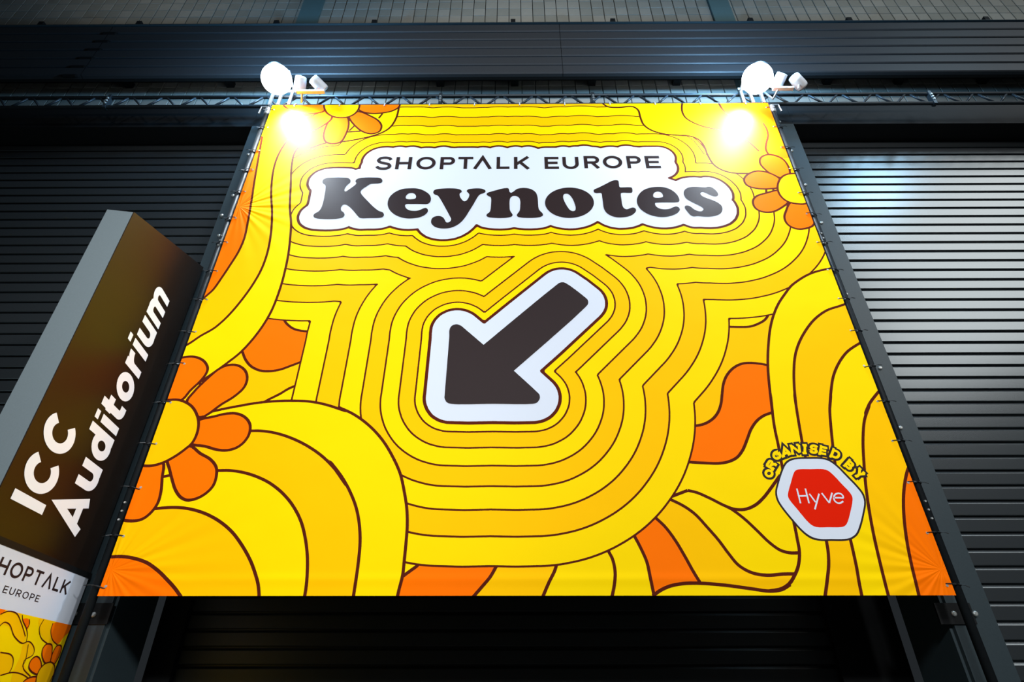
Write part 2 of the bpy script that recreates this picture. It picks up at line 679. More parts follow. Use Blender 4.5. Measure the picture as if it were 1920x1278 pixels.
bolt = bolt_mesh()
for sd in (-1, 1):
    x0, x1 = colx[sd]
    side = 'left' if sd < 0 else 'right'
    c = empty('steel_column', ((x0 + x1) / 2, YC, 0),
              'grey-green steel column behind the %s edge of the yellow banner' % side, 'column', 'columns beside the banner')
    org = ((x0 + x1) / 2, YC, 0)
    MB(org).box(x0, x1, YC, YC + .03, 0, ZH).build('front_flange', M['column'], c)
    MB(org).box(x0 + .09, x1 - .09, YC + .03, YC + .30, 0, ZH).build('web', M['column'], c)
    g = x0 if sd < 0 else x1
    MB(org).box(min(g, g + .02 * -sd), max(g, g + .02 * -sd), YC + .03, YC + .24, 0, ZH).build('guide_rail', M['column'], c)
    # inner edge lip seen below the banner
    gi = x1 if sd < 0 else x0
    MB(org).box(min(gi, gi - .02 * sd), max(gi, gi - .02 * sd), YC + .03, YC + .5, 0, ZH).build('inner_lip', M['column'], c)
    # fixing plate below the banner, with two bolts
    bp = at_y(1789 if sd > 0 else 176, 1150, YC)
    MB(org).box(bp[0] - .12, bp[0] + .12, YC - .014, YC, bp[1] - .065, bp[1] + .065).build('fixing_plate', M['black'], c)
    for (bx, by) in (((1788, 1150), (1828, 1150)) if sd > 0 else ((176, 1152), (140, 1150))):
        q = at_y(bx, by, YC - .014)
        share('bolt', bolt, c, Vector((q[0], YC - .014, q[1])) - Vector(org))
    bl = ([(1461, 229), (1484, 283), (1510, 347), (1508, 361), (1540, 418), (1586, 552), (1650, 690), (1688, 802)] if sd > 0
          else [(437, 367), (416, 404), (411, 442), (466, 290)])
    for (bx, by) in bl:
        q = at_y(bx, by, YC)
        xq = min(max(q[0], x0 + .02), x1 - .02)
        share('bolt', bolt, c, Vector((xq, YC, q[1])) - Vector(org))

# ------------------------------------------------------------------ roller shutters
PITCH = 0.0
ks = (z_at(274.8, YS, 1800) - z_at(978 + 1268 / 4.26, YS, 1800)) / 44.0
PITCH = ks
ZREF = z_at(274.8, YS, 1800)     # top of a dark joint


def slat_profile(Y, p):
    # from the bottom front edge up: face, leaning shoulder, recess
    return [(Y + .034, 0.002), (Y + .004, 0.0), (Y, .004), (Y, .74 * p), (Y + .0015, .765 * p), (Y + .012, .885 * p), (Y + .034, .90 * p), (Y + .034, p)]


def shutter(x0, x1, Y, ztop, label, m, parts='slat'):
    org = ((x0 + x1) / 2, Y, 0)
    e = empty('roller_shutter', org, label, 'shutter', 'roller shutters')
    b = MB((0, 0, 0)).extrude(slat_profile(0, PITCH), -(x1 - x0) / 2, (x1 - x0) / 2)
    me = bpy.data.meshes.new('slat')
    me.from_pydata([tuple(v) for v in b.v], [], b.f)
    me.materials.append(m)
    z = ZREF - PITCH * math.floor(ZREF / PITCH)
    while z < ztop:
        share('slat', me, e, (0, 0, z))
        z += PITCH
    MB(org).box(x0, x1, Y - .01, Y + .05, 0.0, ZREF - PITCH * math.floor(ZREF / PITCH)).build('bottom_bar', m, e)
    MB(org).box(x0, x1, Y + .05, Y + .06, 0, ztop).build('backing', M['black'], e)
    return e


shutter(-9.0, colx[-1][0] + .03, YS, ZH, 'dark roller shutter left of the banner, behind the brown sign', M['slat'])
shutter(colx[1][1] - .03, 9.0, YS, ZH, 'grey roller shutter with bright sheen right of the banner', M['slat'])
YI = 5.0
shutter(at_y(335, 1220, YI)[0], at_y(1565, 1220, YI)[0], YI, 6.9, 'black roller shutter in shadow below the banner', M['slat_shaded'])
# dark reveals beside the middle door
rv = MB().box(colx[-1][1] - .03, at_y(335, 1220, YI)[0] + .02, YI - .06, YI + .2, 0, 7.1).build('wall_door_left', M['black'])
structure(rv, 'black jamb left of the middle shutter below the banner')
rv = MB().box(at_y(1565, 1220, YI)[0] - .02, colx[1][0] + .03, YI - .06, YI + .2, 0, 7.1).build('wall_door_right', M['black'])
structure(rv, 'black jamb right of the middle shutter below the banner')

# housings above the shutters
for (nm, x0, x1, lab) in (('trim_3', -9.2, colx[-1][0] - .0, 'black shutter housing under the truss at the left'),
                          ('trim_4', colx[1][1] + .0, 9.2, 'black shutter housing under the truss at the right'),
                          ('trim_5', colx[-1][0] + .002, colx[1][1] - .002, 'black shutter housing behind the top of the banner')):
    h = MB().box(x0, x1, YH, YW + .02, ZH + .002, ZHT).build(nm, M['black'])
    structure(h, lab)

# ------------------------------------------------------------------ ribbed fascia above the truss
YF = 4.22
zf0, zf1 = z_at(137, YF), z_at(44, YF)
fx0, fx1 = -9.0, 9.0
fas = empty('fascia', (0, YF, zf0), 'dark ribbed metal fascia band running across the tiled wall', 'fascia')
org = (0, YF, zf0)
seams = [fx0, at_y(185, 90, YF)[0], at_y(1052, 90, YF)[0], fx1]
nrib = 6
hp = (zf1 - zf0) / nrib
for r in range(nrib):
    z0 = zf0 + r * hp
    prof = [(YF + .05, z0), (YF + .012, z0 + .004), (YF, z0 + .016), (YF, z0 + hp - .030), (YF + .008, z0 + hp - .020), (YF + .05, z0 + hp - .016), (YF + .05, z0 + hp)]
    for k in range(3):
        MB(org).extrude(prof, seams[k] + .003, seams[k + 1] - .003).build('fascia_board', M['fascia'], fas)
    for sx in (at_y(165, 90, YF)[0],):
        if r < nrib - 0:
            MB(org).lathe((sx + r * .03 - .11, YF + .012, z0), (1, 0, 0), [(0, .012), (.03, .024), (.19, .024), (.22, .012)], 10).build('splice_sleeve', M['black'], fas)
MB(org).box(fx0, fx1, YF + .05, YF + .09, zf0, zf1).build('backing', M['black'], fas)
MB(org).box(fx0, fx1, YF - .012, YF + .14, zf1, zf1 + .012).build('top_flange', M['column'], fas)
for xx in (77, 260, 517, 701, 962, 1150, 1410, 1597, 1857):
    q = at_y(xx, 44, YF)
    MB(org).box(q[0] - .032, q[0] + .032, YF - .01, YF + .10, zf1 + .012, zf1 + .095).build('bracket', M['black'], fas)
# conduit hung below the fascia
cz = z_at(146, 4.46)
cd = empty('conduit', (0, 4.46, cz), 'dark conduit pipe running along the tiles below the fascia', 'pipe')
MB((0, 4.46, cz)).tube([(-9, 4.46, cz), (9, 4.46, cz)], .035, 10).build('tube', M['black'], cd, True)
for xx in (240, 430, 825, 965, 1110, 1270, 1555, 1690, 1850):
    q = at_y(xx, 140, 4.46)
    MB((0, 4.46, cz)).box(q[0] - .05, q[0] + .05, 4.42, YW, cz - .02, cz + .06).build('hanger', M['black'], cd)

# ------------------------------------------------------------------ truss
ztb, ztt = z_at(198, YB + .05), z_at(180.5, YB + .05)
tr = empty('lighting_truss', (0, YB + .05, ztb), 'black metal lattice truss running along the top of the banner', 'truss')
org = (0, YB + .05, ztb)
YT0, YT1 = YB + .045, YB + .19
YT1 = min(YT1, YH - .03)
for (y, z) in ((YT0, ztb), (YT0, ztt)):
    MB(org).tube([(-8.6, y, z), (8.6, y, z)], .021, 10).build('chord', M['truss'], tr, True)
per = .386
xph = at_y(624, 183, YT0)[0]
for k in range(-22, 23):
    xa = xph + k * per
    for (y0, y1) in ((YT0, YT0),):
        for s in (-1, 1):
            MB(org).tube([(xa + s * .03, y0, ztt - .012), (xa + s * (per / 2 - .03), y1, ztb + .012)], .0125, 8).build('brace', M['truss'], tr, True)
for xx in (205, 826, 1112, 1748):
    q = at_y(xx, 188, YT0)
    j = MB(org).box(q[0] - .018, q[0] + .018, YT0 - .026, YT0 + .026, ztb - .026, ztt + .026).build('joint_plate', M['truss'], tr)
    for dz in (.25, .5, .75):
        z = ztb + (ztt - ztb) * dz
        o = MB(org).lathe((q[0], YT0 - .026, z), (0, -1, 0), [(0, .013), (.012, .011)], 8).build('bolt', M['bolt'], j)

# ------------------------------------------------------------------ the banner
TL, TR_, BL, BR_ = at_y(511, 197, YB), at_y(1440, 193, YB), at_y(182, 1117, YB), at_y(1792, 1115.5, YB)
BX0, BX1 = (TL[0] + BL[0]) / 2, (TR_[0] + BR_[0]) / 2
BZ0, BZ1 = (BL[1] + BR_[1]) / 2, (TL[1] + TR_[1]) / 2


def bp2(pts):
    return [at_y(x, y, YB) for (x, y) in pts]


def bz(crop, pts, closed=False, n=5, sm=True):
    p = px(crop, pts)
    if sm:
        p = smooth(p, closed, n)
    return bp2(p)


# creases running in from the laced lower corners, and the hem seam: fine relief of the cloth
def crease(m):
    nt = m.node_tree
    N = nt.nodes
    geo = N.new('ShaderNodeNewGeometry')
    sep = N.new('ShaderNodeSeparateXYZ')
    nt.links.new(geo.outputs['Position'], sep.inputs[0])

    def op(kind, a, b=None):
        n_ = N.new('ShaderNodeMath')
        n_.operation = kind
        for i_, v_ in enumerate((a, b)):
            if v_ is None:
                continue
            if isinstance(v_, (int, float)):
                n_.inputs[i_].default_value = v_
            else:
                nt.links.new(v_, n_.inputs[i_])
        return n_.outputs[0]
    X, Z = sep.outputs['X'], sep.outputs['Z']
    tot = None
    for (cx_, cz_, sg_) in ((BX0 + .03, BZ0 + .16, 1), (BX1 - .03, BZ0 + .16, -1), (BX0 + .03, BZ0 + 3.5, 1)):
        dx = op('MULTIPLY', op('SUBTRACT', X, cx_), sg_)
        dz = op('SUBTRACT', Z, cz_)
        r_ = op('SQRT', op('ADD', op('MULTIPLY', dx, dx), op('MULTIPLY', dz, dz)))
        an = op('ARCTAN2', dz, dx)
        wv = op('SINE', op('MULTIPLY', an, 13.0))
        w2 = op('SINE', op('MULTIPLY', an, 29.0))
        hgt = op('MULTIPLY', op('ADD', wv, op('MULTIPLY', w2, .5)), op('MULTIPLY', r_, op('EXPONENT', op('MULTIPLY', r_, -4.5))))
        tot = hgt if tot is None else op('ADD', tot, hgt)
    hz_ = op('SUBTRACT', Z, BZ0 + .10)
    hem = op('MULTIPLY', op('EXPONENT', op('MULTIPLY', op('MULTIPLY', hz_, hz_), -900.0)), .12)
    tot = op('ADD', tot, hem)
    nz_ = N.new('ShaderNodeTexNoise')
    nz_.inputs['Scale'].default_value = 1.6
    nt.links.new(geo.outputs['Position'], nz_.inputs['Vector'])
    tot = op('ADD', tot, op('MULTIPLY', nz_.outputs['Fac'], .25))
    bp_ = N.new('ShaderNodeBump')
    bp_.inputs['Strength'].default_value = 1.0
    bp_.inputs['Distance'].default_value = .022
    nt.links.new(tot, bp_.inputs['Height'])
    nt.links.new(bp_.outputs['Normal'], N['Principled BSDF'].inputs['Normal'])


for c_ in ('yellow', 'amber', 'orange', 'brown'):
    crease(M[c_])

# --- lettering outlines
KEY = {}
KEY['K'] = [bz('1', [(340, 405), (420, 400), (520, 400), (590, 406), (620, 430), (618, 460), (590, 485), (560, 520), (548, 555), (560, 568), (600, 545), (650, 510), (685, 480), (690, 465), (680, 450), (690, 425), (730, 408), (800, 400), (900, 400), (970, 405), (1000, 425), (1000, 455), (970, 470), (900, 475), (860, 480), (810, 510), (760, 545), (742, 572), (760, 610), (820, 675), (900, 755), (960, 800), (1010, 820), (1022, 850), (1005, 875), (960, 885), (850, 887), (740, 887), (715, 870), (660, 805), (600, 745), (560, 725), (530, 730), (508, 760), (510, 795), (540, 820), (550, 850), (530, 878), (470, 893), (380, 898), (280, 896), (210, 888), (180, 872), (178, 850), (200, 828), (240, 805), (270, 765), (295, 690), (312, 600), (322, 530), (318, 490), (295, 475), (283, 455), (295, 425)], True, 3)]
KEY['e'] = [bz('1', [(1330, 530), (1400, 530), (1470, 545), (1530, 575), (1570, 610), (1585, 655), (1575, 695), (1545, 717), (1450, 718), (1350, 718), (1290, 720), (1275, 735), (1285, 765), (1320, 790), (1380, 800), (1440, 793), (1490, 772), (1525, 765), (1548, 785), (1545, 815), (1510, 850), (1450, 877), (1370, 890), (1290, 890), (1210, 872), (1140, 838), (1090, 790), (1068, 740), (1068, 690), (1090, 635), (1140, 585), (1200, 553), (1260, 535)], True, 4),
            bz('1', [(1290, 655), (1283, 635), (1300, 605), (1340, 587), (1380, 592), (1403, 615), (1405, 640), (1390, 655)], True, 4)]
KEY['y'] = [bz('2', [(-40, 555), (0, 540), (80, 532), (180, 530), (250, 538), (288, 555), (292, 575), (270, 590), (268, 620), (290, 660), (322, 685), (350, 675), (375, 640), (383, 605), (370, 585), (352, 565), (365, 545), (410, 535), (480, 530), (540, 537), (575, 555), (575, 575), (550, 590), (510, 605), (480, 640), (440, 710), (390, 790), (340, 870), (290, 930), (230, 975), (160, 1003), (80, 1012), (10, 1005), (-40, 985), (-72, 950), (-75, 920), (-60, 885), (-20, 865), (30, 862), (70, 880), (90, 910), (105, 935), (130, 938), (155, 925), (165, 900), (150, 865), (110, 790), (60, 700), (20, 635), (0, 615), (-30, 605), (-49, 585)], True, 3)]
KEY['n'] = [bz('2', [(590, 600), (600, 585), (660, 565), (750, 540), (820, 527), (850, 530), (860, 550), (868, 575), (885, 583), (910, 570), (950, 540), (1000, 527), (1070, 527), (1130, 543), (1180, 580), (1200, 630), (1207, 700), (1213, 770), (1230, 800), (1260, 830), (1265, 855), (1240, 872), (1170, 883), (1080, 885), (1000, 880), (960, 868), (952, 850), (965, 828), (985, 800), (993, 740), (993, 680), (980, 645), (950, 625), (910, 622), (880, 640), (868, 670), (866, 740), (870, 790), (885, 820), (902, 845), (895, 865), (850, 880), (760, 887), (680, 884), (610, 875), (588, 858), (595, 838), (625, 815), (638, 780), (643, 720), (645, 660), (638, 635), (605, 620)], True, 3)]
KEY['o'] = [bz('2', [(1583 + 293 * math.cos(a), 703 + 182 * math.sin(a)) for a in [2 * math.pi * i / 40 for i in range(40)]], True, 2),
            bz('2', [(1540, 595), (1570, 600), (1610, 640), (1640, 700), (1657, 760), (1650, 795), (1620, 802), (1590, 790), (1555, 745), (1525, 690), (1508, 640), (1515, 605)], True, 4)]
KEY['t'] = [bz('3', [(187, 487), (240, 460), (310, 425), (380, 390), (420, 382), (447, 388), (455, 420), (462, 455), (500, 458), (560, 457), (590, 462), (598, 490), (593, 513), (560, 517), (480, 518), (475, 535), (482, 590), (492, 650), (510, 680), (540, 690), (575, 678), (605, 671), (632, 685), (635, 710), (610, 740), (560, 765), (500, 775), (430, 775), (370, 758), (320, 725), (295, 680), (285, 620), (277, 560), (268, 520), (220, 520), (193, 512)], True, 3)]
KEY['e2'] = [bz('3', [(850, 453), (920, 455), (990, 475), (1045, 510), (1080, 550), (1095, 590), (1090, 610), (1060, 617), (960, 618), (870, 620), (838, 625), (845, 655), (880, 680), (930, 690), (990, 685), (1030, 668), (1060, 660), (1090, 672), (1100, 695), (1080, 725), (1030, 752), (960, 770), (890, 772), (810, 758), (740, 730), (680, 685), (650, 635), (645, 585), (665, 535), (710, 490), (780, 462)], True, 4),
             bz('3', [(825, 563), (817, 540), (830, 515), (865, 503), (900, 512), (920, 540), (918, 560)], True, 4)]
KEY['s'] = [bz('3', [(1140, 520), (1150, 485), (1190, 460), (1250, 452), (1320, 455), (1370, 458), (1400, 450), (1430, 455), (1470, 480), (1500, 515), (1505, 540), (1485, 553), (1450, 550), (1410, 535), (1370, 515), (1335, 508), (1317, 522), (1330, 545), (1380, 570), (1450, 595), (1510, 625), (1545, 660), (1550, 700), (1530, 735), (1480, 758), (1420, 768), (1350, 768), (1290, 763), (1240, 765), (1210, 750), (1175, 710), (1152, 675), (1155, 655), (1180, 650), (1210, 660), (1250, 690), (1290, 708), (1330, 710), (1350, 690), (1335, 670), (1280, 640), (1210, 605), (1160, 570)], True, 3)]

# small capitals: letter boxes measured at mid height (picture x left, right)
caps = []
for ch, cr, a, b in (('S', '1', 934, 1110), ('H', '1', 1163, 1355), ('O', '1', 1410, 1642), ('P', '1', 1695, 1873), ('T', '2', 248, 428),
                     ('V^', '2', 430, 655), ('L', '2', 710, 865), ('K', '2', 918, 1112), ('E', '2', 1284, 1455), ('U', '2', 1500, 1694),
                     ('R', '3', 84, 248), ('O', '3', 284, 490), ('P', '3', 538, 690), ('E', '3', 733, 890)):
    y0, y1 = (155, 303) if cr in '12' else (126, 256)
    if cr == '2':
        y0, y1 = 153, 299
    pa, pb = px(cr, [(a, y1), (b, y0)])
    pm = (px(cr, [(a, (y0 + y1) / 2)])[0], px(cr, [(b, (y0 + y1) / 2)])[0])
    X0, X1 = at_y(*pm[0], YB)[0], at_y(*pm[1], YB)[0]
    Z0, Z1 = at_y(*pa, YB)[1], at_y(*pb, YB)[1]
    H = Z1 - Z0
    wst = .198
    sh, cl = [], []
    for pts, closed in glyph(ch, (X1 - X0) / H, wst):
        q = [(X0 + u * H, Z0 + v * H) for (u, v) in pts]
        sh.append(offset_line(q, wst * H, closed))
        cl.append((q, closed, wst * H))
    caps.append((ch, sh, cl))

# arrow
ARROW = bp2(smooth(px('B', [(135, 745), (138, 692), (152, 672), (178, 664), (205, 672), (225, 688), (341, 787), (341, 787), (341, 787), (782, 425), (798, 415), (815, 412), (835, 418), (950, 503), (965, 518), (968, 538), (955, 558), (522, 942), (522, 942), (522, 942), (660, 1068), (676, 1086), (678, 1108), (662, 1132), (635, 1140), (400, 1140), (145, 1140), (120, 1130), (107, 1105), (108, 1085)]), True, 4))


def densify(loop, step):
    out = []
    for i in range(len(loop)):
        a, b = np.array(loop[i]), np.array(loop[(i + 1) % len(loop)])
        k = max(1, int(np.linalg.norm(b - a) / step))
        for j in range(k):
            out.append(tuple(a + (b - a) * j / k))
    return out


# --- distance field of the white panels (everything else rings them)
def zz(y, x=920):
    return at_y(x, y, YB)[1]


r_key = zz(270 + 889 / 6.39, 700) - zz(270 + 1013 / 6.39, 700)
r_cap = zz(270 + 46 / 6.39, 900) - zz(270 + 154 / 6.39, 900)
r_arr = zz(400 + 1140 / 3.196) - zz(400 + 1243 / 3.196)
rimw = zz(740 + 157 / 3.196) - zz(740 + 176 / 3.196)
LEV = [zz(740 + 157 / 3.196) - zz(740 + y / 3.196) for y in (220, 315, 424, 547, 687, 847, 1026)]
print('radii', r_key, r_cap, r_arr, rimw, LEV)
STEP = 0.0165
gx = np.arange(BX0 - .05, BX1 + .05, STEP)
gz = np.arange(BZ0 - .05, BZ1 + .05, STEP)
GX, GZ = np.meshgrid(gx, gz)
GP = np.c_[GX.ravel(), GZ.ravel()]
dk = np.full(len(GP), 1e9)
for name, loops in KEY.items():
    L = loops[0][::2]
    dk = np.minimum(dk, line_dist(GP, L, True))
    dk = np.where(inside(GP, L), 0, dk)
dc = np.full(len(GP), 1e9)
for ch, sh, cl in caps:
    for q, closed, w in cl:
        q2 = q if len(q) < 8 else q[::2] + ([q[-1]] if not closed else [])
        dc = np.minimum(dc, line_dist(GP, q2, closed) - w / 2)
da = line_dist(GP, ARROW[::2], True)
da = np.where(inside(GP, ARROW), 0, da)
DT = np.minimum(dk - r_key, dc - r_cap)
# the strip between the two text lines is white throughout
tb = (at_y(700, 330, YB)[0], at_y(1252, 330, YB)[0], zz(352), zz(300))
inbox = (GP[:, 0] > tb[0]) & (GP[:, 0] < tb[1]) & (GP[:, 1] > tb[2]) & (GP[:, 1] < tb[3])
DT = np.where(inbox, np.minimum(DT, -.05), DT)
DA = da - r_arr
SD = np.minimum(DT, DA).reshape(GX.shape)


def contour(lev, F):
    """marching squares -> verts, edges"""
    V, Ed, key = [], [], {}
    nz, nx = F.shape
    S = F - lev
    S = np.where(np.abs(S) < 1e-7, 1e-7, S)
    pos = S > 0

    def vert(i, j, k, l):
        kk = (i, j, k, l)
        if kk not in key:
            a, b = S[i, j], S[k, l]
            t = a / (a - b)
            key[kk] = len(V)
            V.append((gx[j] + (gx[l] - gx[j]) * t, gz[i] + (gz[k] - gz[i]) * t))
        return key[kk]
    mix = (pos[:-1, :-1] != pos[1:, :-1]) | (pos[:-1, :-1] != pos[:-1, 1:]) | (pos[:-1, :-1] != pos[1:, 1:])
    for i, j in zip(*np.where(mix)):
        c = [pos[i, j], pos[i, j + 1], pos[i + 1, j + 1], pos[i + 1, j]]
        e = []
        if c[0] != c[1]:
            e.append(vert(i, j, i, j + 1))
        if c[1] != c[2]:
            e.append(vert(i, j + 1, i + 1, j + 1))
        if c[2] != c[3]:
            e.append(vert(i + 1, j, i + 1, j + 1))
        if c[3] != c[0]:
            e.append(vert(i, j, i + 1, j))
        if len(e) == 2:
            Ed.append((e[0], e[1]))
        elif len(e) == 4:
            Ed += [(e[0], e[1]), (e[2], e[3])]
    return V, Ed


RW = 0.0138   # ring line width
raw_v, raw_e = [], []
for lev in [0.0, rimw] + [l + s * RW / 2 for l in LEV for s in (-1, 1)]:
    v, e = contour(lev, SD)
    b = len(raw_v)
    raw_v += v
    raw_e += [(b + i, b + j) for (i, j) in e]


def sd_at(P, F):
    fx = (P[:, 0] - gx[0]) / STEP
    fz = (P[:, 1] - gz[0]) / STEP
    j = np.clip(fx.astype(int), 0, len(gx) - 2)
    i = np.clip(fz.astype(int), 0, len(gz) - 2)
    u, v = fx - j, fz - i
    return (F[i, j] * (1 - u) * (1 - v) + F[i, j + 1] * u * (1 - v) + F[i + 1, j] * (1 - u) * v + F[i + 1, j + 1] * u * v)


# --- painted shapes: ('fill', loop, colour, group) / ('line', polyline, width)
base, over = [], []
SW = 0.0218


def F_(lst, loop, colr, grp='background'):
    lst.append(('fill', loop, colr, grp))


def L_(lst, pts, w=SW, grp=None):
    lst.append(('line', pts, w, grp))


# art outside the rings, right
oru = px('C', [(800, 915), (762, 908), (720, 900), (660, 895), (610, 900), (560, 925), (520, 970), (500, 1020), (492, 1080), (485, 1140), (465, 1195), (430, 1235), (380, 1262), (325, 1272), (240, 1275)])
orl = px('F', [(1460, 100), (1425, 108), (1380, 125), (1340, 155), (1305, 205), (1280, 270), (1255, 330), (1220, 375), (1170, 400), (1110, 410), (1030, 408), (930, 402), (850, 395)])
f1 = px('F', [(780, 628), (825, 610), (925, 572)])
f1r = px('F', [(925, 572), (980, 585), (1060, 620), (1150, 665), (1210, 685), (1270, 685), (1330, 660), (1380, 615), (1430, 550), (1480, 480)])
f1b = px('F', [(1150, 665), (1185, 683), (1260, 738), (1340, 812), (1410, 880), (1480, 930), (1540, 946), (1610, 945)])
f2 = px('F', [(780, 605), (820, 625), (900, 665), (970, 715), (1040, 790), (1110, 870), (1170, 950), (1230, 1020), (1310, 1065), (1400, 1080), (1500, 1073), (1600, 1072)])
f3 = px('F', [(690, 695), (735, 738), (790, 790), (850, 870), (910, 970), (960, 1060), (1000, 1125)])
f4 = px('F', [(575, 790), (607, 848), (640, 910), (680, 1000), (700, 1090), (722, 1195)])
f5 = px('F', [(430, 890), (450, 935), (475, 985), (490, 1060), (485, 1140), (468, 1225)])
f6 = px('F', [(145, 985), (137, 1025), (125, 1060), (95, 1120), (50, 1225)])
f7 = px('E', [(1085, 980), (1055, 1030), (1020, 1090), (970, 1150), (905, 1225)])
f8 = px('F', [(1540, 1135), (1490, 1165), (1420, 1175), (1300, 1160), (1150, 1140), (1000, 1128), (900, 1130), (820, 1145), (760, 1172), (715, 1205)])
S5 = lambda p: smooth(p, False, 5)
oruS, orlS, f1rS, f1bS, f2S, f3S, f4S, f5S, f6S, f7S, f8S = [S5(p) for p in (oru, orl, f1r, f1b, f2, f3, f4, f5, f6, f7, f8)]
notchR = S5(px('C', [(480, 676), (525, 678), (600, 680), (660, 677), (710, 660), (750, 635), (778, 590)]))
F_(base, bp2(notchR + px('C', [(778, 500), (480, 500)])), 'yellow')
L_(base, bp2(notchR))
F_(base, bp2(oruS + orlS[::-1]), 'orange')
F_(base, bp2(orlS + px('F', [(780, 420)]) + f2S + px('F', [(1600, 80)])), 'yellow')
F_(base, bp2(f2S + f8S[:26] + f3S[::-1]), 'amber')
i3 = min(range(len(f8S)), key=lambda k: abs(f8S[k][0] - f3S[-1][0]))
F_(base, bp2(f2S + f8S[:i3 + 1] + f3S[::-1]), 'amber')
F_(base, bp2(f3S + f8S[i3:] + f4S[::-1]), 'orange')
F_(base, bp2(f4S + px('F', [(700, 1260), (0, 1260)]) + f6S[::-1]), 'yellow')
F_(base, bp2(f6S + f7S[::-1]), 'amber')
F_(base, bp2(f7S + px('E', [(400, 1260), (450, 1100), (498, 1085), (580, 1025), (590, 980)])), 'orange')
F_(base, bp2(px('E', [(400, 1000), (640, 980), (580, 1025), (498, 1085), (400, 1150)])), 'yellow')
F_(base, bp2(f8S + px('F', [(715, 1260), (1600, 1260)])), 'yellow')
for l in (oruS, orlS, f1, f1rS, f1bS, f2S, f3S, f4S, f5S, f6S, f7S, px('E', [(590, 1015), (578, 1027), (498, 1085), (470, 1105)]), f8S):
    L_(base, bp2(l))
# art outside the rings, left
bl_l = S5(px('A', [(140, 790), (170, 822), (190, 870), (220, 910), (270, 938), (330, 945), (400, 935), (470, 910), (535, 885), (620, 845)]))
F_(base, bp2(bl_l + px('A', [(700, 560), (300, 560)])), 'orange')
L_(base, bp2(bl_l))
nl = S5(px('A', [(400, 580), (420, 628), (440, 660), (480, 690), (530, 703), (640, 710)]))
F_(base, bp2(nl + px('A', [(640, 560), (400, 560)])), 'yellow')
L_(base, bp2(nl))
yl = S5(px('A', [(300, 1132), (330, 1115), (400, 1080), (450, 1050), (500, 1030), (570, 1015)]))
F_(base, bp2(yl + px('A', [(600, 1160), (300, 1160)])), 'yellow')
L_(base, bp2(yl))

# left swoosh over the rings
l1 = S5(px('p', [(640, 248), (600, 256), (570, 268), (553, 285), (547, 310), (545, 350), (543.5, 390)]) + px('A', [(466, 60), (462, 130), (450, 240), (430, 340), (400, 450), (345, 590), (270, 710), (170, 825), (90, 890), (0, 955)]) + px('H', [(1000, 893), (930, 945)]))
l2 = S5(px('p', [(600, 225), (565, 238), (540, 262), (523, 288), (513, 317), (508.5, 360)]) + px('A', [(352, 0), (345, 120), (325, 230), (290, 330), (240, 420), (180, 505), (110, 590), (50, 650), (0, 690)]) + px('H', [(1000, 665), (940, 705), (860, 745)]))
l3 = S5(px('p', [(492, 255), (484, 300), (477, 340), (471, 380)]) + px('A', [(205, 60), (185, 150), (150, 230), (100, 310), (50, 385), (0, 455)]) + px('H', [(1035, 460), (960, 525)]))
far = px('p', [(200, 740), (330, 180), (640, 180)])
F_(over, bp2(l1 + px('p', [(345, 745), (150, 745)]) + far[1:]), 'yellow')
F_(over, bp2(l2 + px('p', [(200, 680)]) + far[1:]), 'amber')
F_(over, bp2(l3 + px('p', [(200, 600), (380, 250)])), 'orange')
for l in (l1, l2, l3):
    L_(over, bp2(l))

# bottom left swirl
b1 = S5(px('D', [(700, 122), (790, 100), (870, 82), (960, 65), (1060, 48), (1180, 37), (1280, 35), (1380, 40), (1480, 60), (1598, 98)]) + px('E', [(120, 78), (200, 115), (290, 180), (370, 265), (430, 360), (480, 470), (505, 580), (520, 680), (523, 780), (515, 890), (505, 990), (495, 1080), (470, 1180), (458, 1240)]))
b2 = S5(px('D', [(960, 212), (1015, 215), (1080, 215), (1170, 228), (1270, 260), (1370, 310), (1460, 375), (1540, 460), (1598, 545)]) + px('E', [(60, 400), (130, 490), (180, 580), (215, 670), (235, 770), (240, 880), (230, 1000), (215, 1110), (195, 1240)]))
b3 = S5(px('D', [(770, 453), (825, 453), (900, 453), (980, 465), (1060, 490), (1140, 530), (1220, 595), (1280, 670), (1325, 760), (1350, 860), (1362, 960), (1362, 1060), (1355, 1150), (1340, 1240)]))
b4 = S5(px('D', [(380, 692), (440, 683), (520, 675), (600, 675), (680, 688), (760, 715), (840, 760), (910, 820), (970, 900), (1020, 990), (1050, 1070), (1068, 1140), (1075, 1240)]))
b5 = S5(px('D', [(120, 972), (185, 970), (250, 968), (320, 978), (400, 1005), (470, 1055), (530, 1115), (570, 1160), (625, 1240)]))
cor = px('p', [(120, 1140)])
F_(over, bp2(b1 + cor + px('p', [(250, 790)])), 'yellow')
F_(over, bp2(b2 + cor + px('p', [(250, 830)])), 'amber')
F_(over, bp2(b3 + cor + px('p', [(250, 880)])), 'yellow')
F_(over, bp2(b4 + cor + px('p', [(190, 950)])), 'amber')
F_(over, bp2(b5 + cor), 'orange')
for l in (b1, b2, b3, b4, b5):
    L_(over, bp2(l))

